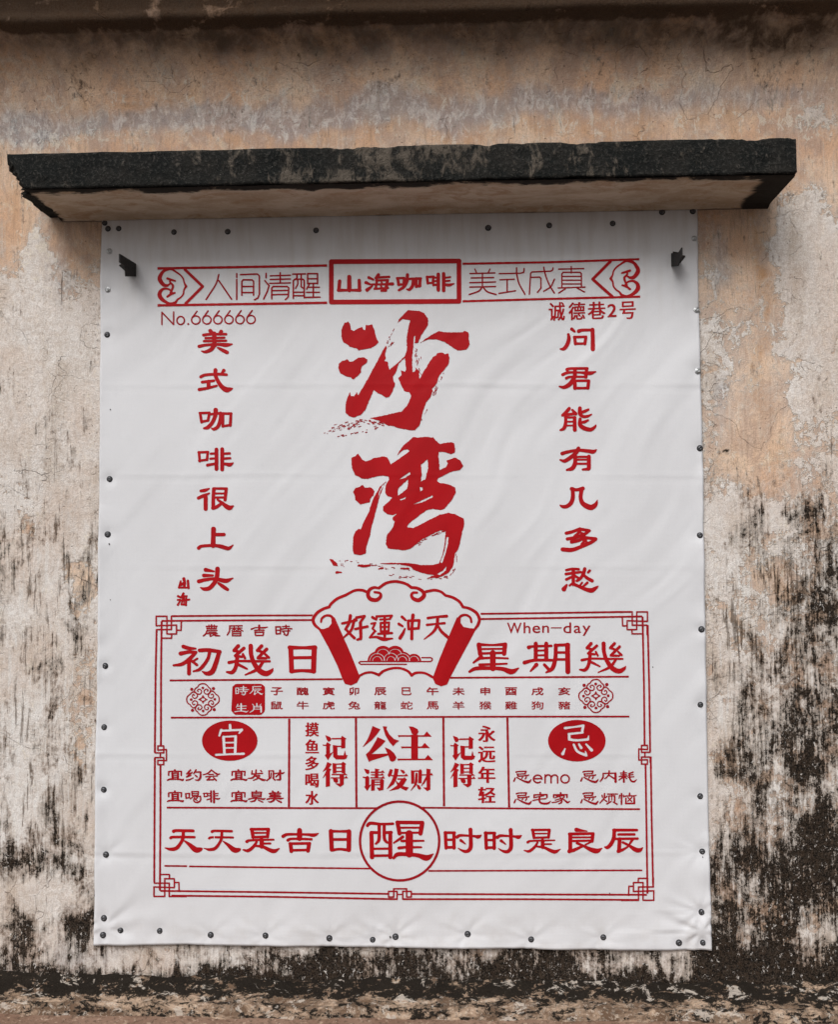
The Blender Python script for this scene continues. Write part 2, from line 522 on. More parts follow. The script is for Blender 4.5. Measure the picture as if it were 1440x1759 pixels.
foot_me = grid_mesh('mortar_footing', np.stack([XF, -(pf + .001), zf], -1)[::-1])
link('mortar_footing', foot_me, mat_foot, wall_root, True)

# ground
k = NT('brown_earth')
c = k.coord()
n1 = k.noise(c, 4, 6, .6, .3)
n2 = k.noise(c, 60, 6, .7)
col = k.mix(k.step(n1, .35, .65), (.19, .115, .08), (.25, .16, .115))
col = k.mix(k.math('MULTIPLY', k.step(n2, .5, .62), .8), col, (.10, .065, .045))
col = k.mix(k.math('MULTIPLY', k.step(k.noise(c, 40, 4, .75), .56, .64), .7), col, (.42, .32, .24))
mat_ground = k.done(col, .95, k.bump(n2, .8, .006), .1)
gx_ = np.concatenate([[-60, -20, -6, -2], np.arange(-.6, 3.1, .02), [4, 8, 20, 60]])
gy_ = np.concatenate([[-60, -20, -8, -3, -1], np.arange(-.5, .041, .02)])
XG, YG = np.meshgrid(gx_, gy_)
ZG = .006 * vnoise(XG * 7, YG * 7, 81, 4) + .0015 * vnoise(XG * 30, YG * 30, 82, 2) - .001
ground = link('ground', grid_mesh('ground', np.stack([XG, YG, ZG], -1)), mat_ground, None, True)
ground['kind'] = 'structure'
k = NT('low_bounce_paving')  # dark paving out of view, added to cut warm bounce light
c = k.coord()
br = k.n('ShaderNodeTexBrick')
k.put(br.inputs['Vector'], c)
br.inputs['Scale'].default_value = 1.6
br.inputs['Color1'].default_value = (.075, .075, .078, 1)
br.inputs['Color2'].default_value = (.10, .098, .095, 1)
br.inputs['Mortar'].default_value = (.03, .03, .03, 1)
br.inputs['Mortar Size'].default_value = .012
n2 = k.noise(c, 30, 4, .7)
k.done(k.mix(k.math('MULTIPLY', k.step(n2, .4, .7), .4), br.outputs['Color'], (.13, .125, .12)), .8, k.bump(n2, .5, .006), .2)
YP = np.linspace(-14, -.62, 60)
XP2, YP2 = np.meshgrid(np.linspace(-12, 14, 120), YP)
pv = link('unseen_lane_paving', grid_mesh('unseen_lane_paving', np.stack([XP2, YP2, .012 + .002 * vnoise(XP2 * 3, YP2 * 3, 83, 3)], -1)), k.m, None, True)
pv['kind'] = 'structure'

# ================================================================== HOOD SLAB
def concrete_black():
    k = NT('black_mossy_concrete')
    c = k.coord()
    a = k.noise(c, 7, 6, .65)
    b = k.noise(c, 70, 3, .8)
    d = k.noise(k.mapping(c, (1, 1, .5)), 24, 4, .75, .4)
    col = k.mix(k.step(a, .4, .62), (.006, .007, .0065), (.015, .014, .012))
    col = k.mix(k.math('MULTIPLY', k.step(b, .50, .66), .55), col, (.055, .052, .046))
    col = k.mix(k.math('MULTIPLY', k.step(d, .60, .70), .5), col, (.11, .095, .08))
    col = k.mix(k.math('MULTIPLY', k.step(k.noise(c, 120, 4, .7), .66, .74), .8), col, (.30, .28, .25))
    sx = k.n('ShaderNodeSeparateXYZ')
    k.put(sx.inputs[0], c)
    e = k.noise(c, 3.4, 4, .65)
    e = k.math('ADD', e, k.math('SUBTRACT', .10, k.math('MULTIPLY', k.math('ABSOLUTE', k.math('SUBTRACT', sx.outputs['X'], 1.35)), .19)))
    col = k.mix(k.math('MULTIPLY', k.step(k.math('ADD', e, k.math('MULTIPLY', k.math('SUBTRACT', d, .5), .8)), .52, .66), .55), col, (.14, .115, .09))
    return k.done(col, .9, k.bump(k.math('ADD', b, k.math('MULTIPLY', d, 1.5)), 1.0, .010), .15)


mat_black = concrete_black()
hood = bpy.data.objects.new('window_hood', None)
COL.objects.link(hood)
hood.location = (1.2, 0, 3.108)
tag(hood, 'long black concrete hood slab above the banner, broken at its left end', 'hood')
bpy.context.view_layer.update()
HX0, HX1, HZ0, HZ1, HD = -.254, 2.684, 3.108, 3.241, .30


def slab():
    nx = 300
    ring = []
    # around the section: wall bottom -> front bottom -> front top -> wall top
    for t in np.linspace(0, 1, 26):
        ring.append((-t * HD, HZ0))
    for t in np.linspace(0, 1, 14)[1:]:
        ring.append((-HD, HZ0 + t * (HZ1 - HZ0)))
    for t in np.linspace(0, 1, 16)[1:]:
        ring.append((-HD + t * HD, HZ1 + .006 * t))
    ring = np.array(ring)
    xs = np.linspace(HX0, HX1, nx)
    P = np.zeros((len(ring), nx, 3))
    for j, (yy, zz) in enumerate(ring):
        f = (zz - HZ0) / (HZ1 - HZ0)
        # broken left end
        brk = .012 * vnoise(np.array([j * .33]), np.array([2.0]), 91, 3)[0] + (1 - f) * .075 * (1 if yy < -.24 else .55) + .02 * (yy > -.2) * 0
        x = HX0 + brk + (xs - HX0) * (HX1 - HX0 - brk) / (HX1 - HX0)
        P[j, :, 0] = x
        P[j, :, 1] = yy + .0034 * vnoise(x * 9, x * 0 + zz * 30 + yy * 9, 92, 4, .6)
        chip = .009 * np.clip(vnoise(x * 7, x * 0 + 1.3, 93, 5, .7) - .12, 0, 1)
        P[j, :, 2] = zz + .0028 * vnoise(x * 7, x * 0 + yy * 12 + zz * 9, 94, 4, .6)
        if abs(zz - HZ1) < .004 and yy < -.28:
            P[j, :, 2] -= chip * 1.6
            P[j, :, 1] += chip
        if abs(zz - HZ0) < .001 and yy < -.28:
            P[j, :, 2] += chip * 1.2
    return P


SP = slab()
sm = grid_mesh('slab', SP[:, ::-1])
bm_v = SP
so = link('slab', sm, mat_black, hood, False)
# ends, closed with their own faces
for side, col_i in ((0, 0), (1, -1)):
    ringp = SP[:, col_i]
    cen = ringp.mean(0)
    if side == 0:
        r2 = random.Random(4)
        V = [tuple(p) for p in ringp]
        nR = len(V)
        mids = []
        for q, shr in ((.66, -.018), (.33, .006)):
            for p in ringp:
                v = cen + (p - cen) * q
                mids.append((v[0] + shr + r2.uniform(-.012, .012), v[1] + r2.uniform(-.008, .008), v[2] + r2.uniform(-.006, .006)))
        V += mids + [tuple(cen)]
        F = []
        for a_ in range(2):
            for i in range(nR):
                F.append((a_ * nR + i, a_ * nR + (i + 1) % nR, (a_ + 1) * nR + (i + 1) % nR, (a_ + 1) * nR + i))
        for i in range(nR):
            F.append((2 * nR + i, 2 * nR + (i + 1) % nR, 3 * nR))
        link('broken_end', mesh('broken_end', V, F), mat_black, hood)
    else:
        V = [tuple(p) for p in ringp] + [tuple(cen)]
        nR = len(ringp)
        link('end_face', mesh('end_face', V, [((i + 1) % nR, i, nR) for i in range(nR)]), mat_black, hood)

# plastered soffit
k = NT('soffit_plaster')
c = k.coord()
s3 = k.n('ShaderNodeSeparateXYZ')
k.put(s3.inputs[0], c)
X_, Y_ = s3.outputs['X'], s3.outputs['Y']
n1 = k.noise(k.mapping(c, (.45, 1, 1)), 9, 6, .65, .3)
n2 = k.noise(c, 50, 3, .75)
n3 = k.noise(k.mapping(c, (.5, 1, 1)), 14, 5, .72, .8)
col = k.mix(k.step(n1, .38, .62), (.42, .31, .215), (.56, .45, .345))
col = k.mix(k.math('MULTIPLY', k.step(n3, .50, .64), .6), col, (.34, .20, .11))
col = k.mix(k.math('MULTIPLY', k.step(n2, .5, .7), .4), col, (.58, .45, .36))
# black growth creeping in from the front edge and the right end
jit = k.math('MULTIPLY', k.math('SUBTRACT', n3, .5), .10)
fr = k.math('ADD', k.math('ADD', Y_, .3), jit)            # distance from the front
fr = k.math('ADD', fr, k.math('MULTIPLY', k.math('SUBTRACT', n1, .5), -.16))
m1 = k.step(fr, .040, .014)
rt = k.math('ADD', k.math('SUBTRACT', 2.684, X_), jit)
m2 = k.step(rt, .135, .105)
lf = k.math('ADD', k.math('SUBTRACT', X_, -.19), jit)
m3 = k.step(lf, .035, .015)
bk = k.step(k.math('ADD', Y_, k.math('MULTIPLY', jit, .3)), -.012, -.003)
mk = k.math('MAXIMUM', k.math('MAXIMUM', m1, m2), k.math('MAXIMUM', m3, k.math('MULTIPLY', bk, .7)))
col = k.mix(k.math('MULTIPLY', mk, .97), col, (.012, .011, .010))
mat_soffit = k.done(col, .92, k.bump(k.math('ADD', n2, n1), .6, .005), .12)
n_ = 240
xx_ = np.linspace(HX0 + .085, HX1 - .003, n_)
yy_ = np.linspace(-HD + .006, -.0005, 30)
XS, YS = np.meshgrid(xx_, yy_)
XS = XS + (.030 * (YS < -.2) * 0 + .012 * vnoise(YS * 20, YS * 0 + 3, 95, 3)) * (XS < HX0 + .09)
ZS = HZ0 - .006 - .0016 * (1 + vnoise(XS * 6, YS * 8, 96, 4)) - .010 * sstep(-.035, -.001, YS)
ZS = ZS + .004 * sstep(-HD + .02, -HD + .006, YS)
link('soffit', grid_mesh('soffit', np.stack([XS, YS, ZS], -1)[:, ::-1]), mat_soffit, hood, True)

# ================================================================== BANNER
SCREWS = [(179.5, 383), (185, 393), (203.5, 392.7), (298.5, 398.8), (391, 398), (543, 396), (839, 391.5), (944, 387.3),
          (1053, 384), (1138, 364.5), (1191, 363), (187.7, 432), (1193.5, 409.8), (184.7, 498), (184, 575), (188, 823),
          (184.7, 918), (180.3, 1143.8), (178.7, 1249), (177.8, 1356.4), (181.5, 1467.6), (178.3, 1577), (176.6, 1605.8),
          (206.5, 1597.6), (274.3, 1598.9), (361.8, 1605.8), (455.8, 1607), (566, 1611.5), (640.4, 1614.2), (679.6, 1608.9),
          (803.6, 1604.4), (912.9, 1613.3), (1036.9, 1609.8), (1166.9, 1619), (1208.6, 1619.0), (1206.5, 1566.4),
          (1207, 1462.5), (1203.7, 1367.6), (1204, 1210.5), (1206, 1081), (1203, 919.4), (1203, 770), (1199.5, 637.4),
          (1197.5, 532.4)]


def drape(x, y):
    """height of the banner cloth in front of the wall at photograph position"""
    x = np.asarray(x, float)
    y = np.asarray(y, float)
    h = 0.0075 + 0.0022 * vnoise(x / 210, y / 260, 3, 3)
    u = (x * 0.78 + y * 0.62)
    v = (y * 0.78 - x * 0.62)
    amp = np.exp(-((x - 900) / 420) ** 2 - ((y - 760) / 420) ** 2) + 0.35
    u = u + 38 * vnoise(x / 230, y / 230, 15, 2)
    h = h + 0.0036 * amp * vnoise(u / 66, v / 380, 11, 2, 0.5) * (.6 + .7 * vnoise(x / 170, y / 170, 16, 2))
    h = h + 0.0013 * vnoise(u / 27, v / 190, 12, 2) * (0.3 + amp)
    for cy, a in ((661, .0011), (815, .0008), (972, .0008), (1296, .0010), (1466, .0012)):
        yy = cy + 2.0 * vnoise(x / 160, x * 0 + cy, 5, 2)
        lev = 0.55 + 0.45 * vnoise(x / 120, x * 0 + cy * .7, 6, 1)
        h = h + a * lev * (np.exp(-((y - yy) / 4.2) ** 2) - .8 * np.exp(-((y - yy - 8) / 6.0) ** 2))
    hem = sstep(33, 30, x - (176 - (y - 379) * 0.0113)) + sstep(1592, 1596, y)
    h = h + 0.0004 * np.clip(hem, 0, 1)
    # tension folds that run from the corner and bottom screws
    for sx, sy, a, L, k, ph in ((180, 1592, .0040, 80, 6, .9), (1207, 1600, .0050, 95, 6, 1.1), (181, 395, .0007, 60, 5, 0),
                                (680, 1609, .0036, 40, 8, 2), (640, 1614, .0018, 34, 8, 1), (913, 1613, .0022, 44, 7, 0),
                                (566, 1611, .0018, 44, 7, .6), (804, 1604, .0024, 50, 6, 2.5), (1192, 412, .0012, 60, 6, .7),
                                (1037, 1610, .0016, 40, 7, .2), (362, 1606, .0014, 40, 7, .9), (456, 1607, .0016, 44, 7, .2),
                                (181, 1467, .0012, 46, 7, .9), (1207, 1462, .0014, 46, 7, .9), (1206, 1566, .003, 60, 8, 2.)):
        dx, dy = x - sx, y - sy
        r = np.hypot(dx, dy)
        th = np.arctan2(dy, dx)
        w = np.exp(-r / L) * sstep(2, 16, r)
        h = h + .8 * a * w * np.cos(k * th + ph + 1.3 * vnoise(th * 2, r / 60, 21, 1))
    edge_ = np.minimum(np.minimum(x - 168, 1208 - x), 1626 - y)
    h = h + .0085 * np.clip(.35 + vnoise(x / 60, y / 60, 31, 2), 0, 1.2) * np.exp(-np.clip(edge_, 0, 999) / 16.)
    for sx, sy in SCREWS:                          # every screw pulls the cloth in
        near = np.exp(-((x - sx) ** 2 + (y - sy) ** 2) / (11.0 ** 2))
        h = h * (1 - .55 * near)
    e = .0025 * vnoise(x / 75, x * 0 + 3, 8, 2) * sstep(1560, 1622, y)   # bottom hem waves
    return np.maximum(h + np.abs(e), 0.0022)


def cloth_material(name, base, tint):
    k = NT(name)
    c = k.coord()
    wv1 = k.n('ShaderNodeTexWave', wave_type='BANDS', bands_direction='X')
    wv2 = k.n('ShaderNodeTexWave', wave_type='BANDS', bands_direction='Z')
    for wv in (wv1, wv2):
        k.put(wv.inputs['Vector'], c)
        wv.inputs['Scale'].default_value = 62
        wv.inputs['Distortion'].default_value = 1.5
        wv.inputs['Detail'].default_value = 1
    weave = k.math('MULTIPLY', wv1.outputs['Fac'], wv2.outputs['Fac'])
    big = k.noise(c, 1.7, 3, .5)
    mid = k.noise(c, 14, 4, .55)
    fine = k.noise(c, 420, 2, .6)
    col = k.mix(k.step(big, .3, .7), base, tint)
    col = k.mix(k.math('MULTIPLY', k.step(mid, .55, .8), .18), col, tuple(v * .78 for v in base))
    col = k.mix(k.math('MULTIPLY', k.step(fine, .35, .75), .16), col, tuple(v * .62 for v in base))
    sz = k.n('ShaderNodeSeparateXYZ')
    k.put(sz.inputs[0], k.n('ShaderNodeNewGeometry').outputs['Position'])
    drip = k.math('MULTIPLY', k.step(sz.outputs['Z'], 2.55, 3.08), k.step(k.noise(k.mapping(c, (1, 1, .1)), 26, 3, .6), .38, .7))
    col = k.mix(k.math('MULTIPLY', drip, .30), col, (.40, .35, .30))
    foot = k.math('MULTIPLY', k.step(sz.outputs['Z'], .42, .20), k.step(mid, .42, .7))
    col = k.mix(k.math('MULTIPLY', foot, .22), col, (.40, .36, .32))
    h = k.math('ADD', k.math('MULTIPLY', weave, .6), k.math('MULTIPLY', fine, .7))
    h = k.math('ADD', h, k.math('MULTIPLY', mid, 1.0))
    return k.done(col, .7, k.bump(h, .22, .0012), .16)


mat_cloth = cloth_material('white_banner_cloth', (.615, .615, .628), (.58, .577, .588))


def red_print(name, base):
    k = NT(name)
    c = k.coord()
    big = k.noise(c, 5, 4, .6)
    fine = k.noise(c, 380, 2, .6)
    col = k.mix(k.step(big, .3, .75), base, tuple(v * .84 for v in base))
    col = k.mix(k.math('MULTIPLY', k.step(fine, .45, .8), .3), col, (base[0] * .7, base[1] * .8, base[2] * .8))
    return k.done(col, .6, k.bump(fine, .25, .001), .14)


mat_red = red_print('red_ink', (.36, .0025, .006))
mat_redline = red_print('dark_red_ink', (.30, .0045, .010))

NX, NZ = 300, 360
xs = np.linspace(0, BW, NX)
zs = np.linspace(0, BH, NZ) + Z0
GX, GZ = np.meshgrid(xs, zs)
flat = np.stack([GX, np.full_like(GX, -.007), GZ], -1).reshape(-1, 3)
pp = seen(flat)
hh = drape(pp[:, 0], pp[:, 1]).reshape(NZ, NX)
# edges run a little crooked
ex = .0035 * vnoise(GZ * 2.1, GZ * 0 + 1, 41, 3) * (1 - np.clip(GX / .25, 0, 1)) + .004 * vnoise(GZ * 1.9, GZ * 0 + 5, 42, 3) * np.clip((GX - BW + .25) / .25, 0, 1)
ez = .004 * vnoise(GX * 2.5, GX * 0 + 2, 43, 3) * (1 - np.clip((GZ - Z0) / .2, 0, 1))
P = np.stack([GX + ex, -hh, GZ + ez], -1)
# a turned rim gives the cloth its thickness
Pf = np.zeros((NZ + 2, NX + 2, 3))
Pf[1:-1, 1:-1] = P
Pf[0, 1:-1], Pf[-1, 1:-1] = P[0], P[-1]
Pf[:, 0], Pf[:, -1] = Pf[:, 1], Pf[:, -2]
for sl_ in ((0, slice(None)), (-1, slice(None)), (slice(None), 0), (slice(None), -1)):
    Pf[sl_][..., 1] = np.minimum(Pf[sl_][..., 1] + .0018, -.0004)
banner = bpy.data.objects.new('printed_banner', None)
COL.objects.link(banner)
banner.location = (BW / 2, 0, Z0)
tag(banner, 'large white cloth banner with red Chinese print screwed flat to the weathered wall', 'banner')
bpy.context.view_layer.update()
link('cloth', grid_mesh('cloth', Pf), mat_cloth, banner, True)

# ---- screws with washers
k = NT('dark_zinc')
mat_screw = k.done(k.mix(k.step(k.noise(k.coord(), 160, 3, .6), .4, .7), (.07, .07, .075), (.15, .15, .155)), .42, None, .5, .7)
k = NT('bright_zinc')
mat_screwb = k.done((.42, .43, .43), .38, None, .5, .8)
k = NT('black_rubber')
mat_rubber = k.done((.025, .025, .028), .7)


def lathe(prof, n=20):
    V, F = [], []
    for r, y in prof:
        for i in range(n):
            a = 2 * math.pi * i / n
            V.append((r * math.cos(a), -y, r * math.sin(a)))
    for j in range(len(prof) - 1):
        for i in range(n):
            F.append((j * n + i, (j + 1) * n + i, (j + 1) * n + (i + 1) % n, j * n + (i + 1) % n))
    return V, F


Vw, Fw = lathe([(.0122, -.001), (.0122, .0012), (.0112, .0024), (.0088, .0030), (.0070, .0026)])
washer_me = mesh('washer', Vw, Fw)
Vh, Fh = lathe([(.0086, .0022), (.0088, .0042), (.0078, .0060), (.0055, .0074), (.0030, .0080), (.0030, .0055), (.0001, .0052)])
head_me = mesh('screw', Vh, Fh)
for me, m in ((washer_me, mat_rubber), (head_me, mat_screw)):
    me.materials.append(m)
    me.polygons.foreach_set('use_smooth', [True] * len(me.polygons))
head_b = head_me.copy()
head_b.materials[0] = mat_screwb
washer_b = washer_me.copy()
washer_b.materials[0] = mat_screwb
for i, (sx, sy) in enumerate(SCREWS):
    hgt = float(drape(np.array([sx]), np.array([sy]))[0])
    bright = i in (11, 12, 43, 42, 13)
    s = bpy.data.objects.new('screw', head_b if bright else head_me)
    COL.objects.link(s)
    s.location = at(sx, sy, hgt + .0003)
    s.rotation_euler = (random.uniform(-.12, .12), random.uniform(0, 3), random.uniform(-.12, .12))
    sc = random.uniform(.92, 1.06)
    s.scale = (sc, sc, sc)
    bpy.context.view_layer.update()
    s.parent = banner
    s.matrix_parent_inverse = banner.matrix_world.inverted()
    w = bpy.data.objects.new('washer', washer_b if bright else washer_me)
    COL.objects.link(w)
    w.parent = s

# ================================================================== PRINT
CELL = 0.42


def cr(pts, n=7):
    """Catmull-Rom through (x, y, w) points"""
    P = np.array(pts, float)
    if len(P) < 3:
        return P
    Q = np.vstack([2 * P[0] - P[1], P, 2 * P[-1] - P[-2]])
    out = []
    for i in range(1, len(Q) - 2):
        p0, p1, p2, p3 = Q[i - 1], Q[i], Q[i + 1], Q[i + 2]
        for t in np.linspace(0, 1, n, endpoint=False):
            out.append(.5 * ((2 * p1) + (-p0 + p2) * t + (2 * p0 - 5 * p1 + 4 * p2 - p3) * t * t + (-p0 + 3 * p1 - 3 * p2 + p3) * t ** 3))
    out.append(P[-1])
    out = np.array(out)
    out[:, 2] = np.maximum(out[:, 2], .1)
    return out


def parse(txt):
    """strokes 'w40 x,y[,w] x,y ...' separated by ';'.  L sharp corners, P filled polygon,
    E/O filled / ring ellipse, A arc, leading - cuts away"""
    res = []
    for s in txt.replace('\n', ' ').split(';'):
        tk = s.split()
        if not tk:
            continue
        neg = tk[0] == '-'
        if neg:
            tk = tk[1:]
        typ = 'S'
        for t in tk[:2]:
            if t in ('L', 'P', 'E', 'O', 'A'):
                typ = t
        tk = [t for t in tk if t != typ]
        if typ in 'EOA':
            res.append((typ, neg, [float(v) for v in ','.join(tk).split(',')]))
            continue
        w = 10.0
        pts = []
        for t in tk:
            if t[0] == 'w':
                w = float(t[1:])
                continue
            v = [float(q) for q in t.split(',')]
            if len(v) == 3:
                w = v[2]
            pts.append((v[0], v[1], w))
        res.append((typ, neg, pts))
    return res


def prims(txt, ox, oy, s, sy=None, M=None, ws=1.0):
    """to photograph coordinates: list of (neg, 'seg', polyline) or (neg, 'poly', pts)"""
    sy = sy or s
    sw = .5 * (abs(s) + abs(sy))
    out = []
    for typ, neg, d in parse(txt):
        if typ in 'SL':
            P = cr(d) if typ == 'S' else np.array(d, float)
            kind = 'seg'
        elif typ == 'P':
            P = np.array(d, float)
            kind = 'poly'
        elif typ == 'E':
            a = np.linspace(0, 2 * math.pi, 40, endpoint=False)
            P = np.stack([d[0] + d[2] * np.cos(a), d[1] + d[3] * np.sin(a), a * 0 + 1], -1)
            kind = 'poly'
        else:
            a0, a1, w = (0, 360, d[4]) if typ == 'O' else (d[4], d[5], d[6])
            a = np.radians(np.linspace(a0, a1, 48 if typ == 'O' else 20))
            P = np.stack([d[0] + d[2] * np.cos(a), d[1] + d[3] * np.sin(a), a * 0 + w], -1)
            kind = 'seg'
        P = P.copy()
        P[:, 0] = ox + P[:, 0] / s
        P[:, 1] = oy + P[:, 1] / sy
        P[:, 2] *= ws / sw
        if M is not None:
            P[:, 0], P[:, 1] = M(P[:, 0].copy(), P[:, 1].copy())
        out.append((neg, kind, P))
    return out


def sdf(prs, bb, cell, rag=0.0, seed=0):
    x = np.arange(bb[0], bb[2] + cell, cell)
    y = np.arange(bb[1], bb[3] + cell, cell)
    X, Y = np.meshgrid(x, y)
    F = np.full(X.shape, 9.0)
    for neg, kind, P in prs:
        G = np.full(X.shape, 9.0)
        if kind == 'seg':
            if len(P) == 1:
                P = np.vstack([P, P + [[.01, 0, 0]]])
            for a, b in zip(P[:-1], P[1:]):
                r = max(a[2], b[2]) / 2 + 2.0
                i0, i1 = np.searchsorted(x, [min(a[0], b[0]) - r, max(a[0], b[0]) + r])
                j0, j1 = np.searchsorted(y, [min(a[1], b[1]) - r, max(a[1], b[1]) + r])
                if i1 <= i0 or j1 <= j0:
                    continue
                xx, yy = X[j0:j1, i0:i1], Y[j0:j1, i0:i1]
                dx, dy = b[0] - a[0], b[1] - a[1]
                t = np.clip(((xx - a[0]) * dx + (yy - a[1]) * dy) / (dx * dx + dy * dy + 1e-9), 0, 1)
                d = np.hypot(xx - a[0] - t * dx, yy - a[1] - t * dy) - (a[2] + (b[2] - a[2]) * t) / 2
                G[j0:j1, i0:i1] = np.minimum(G[j0:j1, i0:i1], d)
        else:
            E = P if kind == 'edges' else np.stack([P[:, :2], np.roll(P[:, :2], -1, 0)], 1)
            ins = np.zeros(X.shape, bool)
            D = np.full(X.shape, 9.0)
            for a, b in E:
                dx, dy = b[0] - a[0], b[1] - a[1]
                if dy != 0:
                    j0, j1 = np.searchsorted(y, [min(a[1], b[1]), max(a[1], b[1])])
                    if j1 > j0:
                        xi = a[0] + (y[j0:j1] - a[1]) / dy * dx
                        ins[j0:j1] ^= x[None, :] > xi[:, None]
                r = 3.0
                i0, i1 = np.searchsorted(x, [min(a[0], b[0]) - r, max(a[0], b[0]) + r])
                j0, j1 = np.searchsorted(y, [min(a[1], b[1]) - r, max(a[1], b[1]) + r])
                if i1 <= i0 or j1 <= j0:
                    continue
                xx, yy = X[j0:j1, i0:i1], Y[j0:j1, i0:i1]
                t = np.clip(((xx - a[0]) * dx + (yy - a[1]) * dy) / (dx * dx + dy * dy + 1e-9), 0, 1)
                D[j0:j1, i0:i1] = np.minimum(D[j0:j1, i0:i1], np.hypot(xx - a[0] - t * dx, yy - a[1] - t * dy))
            G = np.where(ins, -D, D)
        F = np.maximum(F, -G) if neg else np.minimum(F, G)
    if rag:
        F = F + rag * vnoise(X / 2.6, Y / 2.6, seed, 3, .6)
    return x, y, F


def fill(x, y, F, step=5.0, tol=.07):
    """mesh of the region F < 0: traced outline plus inner points, triangulated"""
    F = F.copy()
    F[np.abs(F) < 1e-6] = 1e-6
    F[0, :] = F[-1, :] = 9
    F[:, 0] = F[:, -1] = 9
    S = F < 0
    H, W = F.shape
    code = S[:-1, :-1] * 1 + S[:-1, 1:] * 2 + S[1:, 1:] * 4 + S[1:, :-1] * 8
    jj, ii = np.nonzero((code > 0) & (code < 15))
    cell = x[1] - x[0]

    def crossing(e):
        o, j, i = e
        if o == 0:
            a, b = F[j, i], F[j, i + 1]
            return (x[i] + cell * a / (a - b), y[j])
        a, b = F[j, i], F[j + 1, i]
        return (x[i], y[j] + cell * a / (a - b))
    T = {1: ((3, 0),), 2: ((0, 1),), 3: ((3, 1),), 4: ((1, 2),), 5: ((3, 0), (1, 2)), 6: ((0, 2),), 7: ((3, 2),), 8: ((2, 3),),
         9: ((2, 0),), 10: ((0, 1), (2, 3)), 11: ((2, 1),), 12: ((1, 3),), 13: ((1, 0),), 14: ((0, 3),)}
    nb = {}
    for j, i in zip(jj.tolist(), ii.tolist()):
        es = ((0, j, i), (1, j, i + 1), (0, j + 1, i), (1, j, i))
        for a, b in T[int(code[j, i])]:
            nb.setdefault(es[a], []).append(es[b])
            nb.setdefault(es[b], []).append(es[a])
    loops = []
    while nb:
        st = next(iter(nb))
        lp = [st]
        cur = st
        while True:
            nx = nb.get(cur)
            if not nx:
                nb.pop(cur, None)
                break
            n = nx.pop()
            if not nx:
                nb.pop(cur, None)
            m = nb.get(n)
            if m and cur in m:
                m.remove(cur)
                if not m:
                    nb.pop(n, None)
            if n == st:
                break
            lp.append(n)
            cur = n
        if len(lp) > 5:
            loops.append(np.array([crossing(e) for e in lp]))
    V, E = [], []
    for lp in loops:
        lp = rdp_loop(lp, tol)
        if len(lp) < 3:
            continue
        # long straight runs are cut so that they can follow the cloth
        b0 = len(V)
        q = []
        for a, b in zip(lp, np.roll(lp, -1, 0)):
            d = math.hypot(*(b - a))
            n = max(1, int(math.ceil(d / step)))
            for t in range(n):
                q.append(a + (b - a) * t / n)
        V += [tuple(p) for p in q]
        E += [(b0 + k_, b0 + (k_ + 1) % len(q)) for k_ in range(len(q))]
    gx = np.arange(x[0] + step / 2, x[-1], step)
    gy = np.arange(y[0] + step / 2, y[-1], step)

    def samp(px, py):
        fi = np.clip((px - x[0]) / cell, 0, W - 1.001)
        fj = np.clip((py - y[0]) / cell, 0, H - 1.001)
        i0, j0 = fi.astype(int), fj.astype(int)
        u, v = fi - i0, fj - j0
        return (F[j0, i0] * (1 - u) + F[j0, i0 + 1] * u) * (1 - v) + (F[j0 + 1, i0] * (1 - u) + F[j0 + 1, i0 + 1] * u) * v
    if len(gx) and len(gy):
        A, B = np.meshgrid(gx, gy)
        A, B = A.ravel(), B.ravel()
        ok = samp(A, B) < -1.0
        V += list(zip(A[ok], B[ok]))
    if len(V) < 3:
        return None
    r = delaunay_2d_cdt([Vector((float(a), float(b))) for a, b in V], E, [], 0, 1e-5)
    vv = np.array([tuple(v) for v in r[0]])
    ff = np.array([f for f in r[2] if len(f) == 3])
    cen = vv[ff].mean(1)
    keep = samp(cen[:, 0], cen[:, 1]) < 0
    ar = (vv[ff[:, 1]] - vv[ff[:, 0]])
    br = (vv[ff[:, 2]] - vv[ff[:, 0]])
    area = ar[:, 0] * br[:, 1] - ar[:, 1] * br[:, 0]
    keep &= np.abs(area) > 1e-7
    ff = ff[keep]
    area = area[keep]
    ff[area > 0] = ff[area > 0][:, ::-1]            # y runs down: face the camera
    used = np.unique(ff)
    re = np.full(len(vv), -1)
    re[used] = np.arange(len(used))
    return vv[used], re[ff]


def rdp_loop(P, tol):
    n = len(P)
    k_ = int(np.argmax(((P - P[0]) ** 2).sum(1)))
    keep = np.zeros(n + 1, bool)
    Q = np.vstack([P, P[:1]])
    keep[[0, k_, n]] = True
    st = [(0, k_), (k_, n)]
    while st:
        a, b = st.pop()
        if b - a < 2:
            continue
        d = Q[b] - Q[a]
        L = math.hypot(*d)
        R = Q[a + 1:b] - Q[a]
        dist = np.abs(R[:, 0] * d[1] - R[:, 1] * d[0]) / L if L > 1e-9 else np.hypot(R[:, 0], R[:, 1])
        m = int(np.argmax(dist))
        if dist[m] > tol:
            keep[a + 1 + m] = True
            st += [(a, a + 1 + m), (a + 1 + m, b)]
    return Q[:-1][keep[:-1]]


_pc = [0]


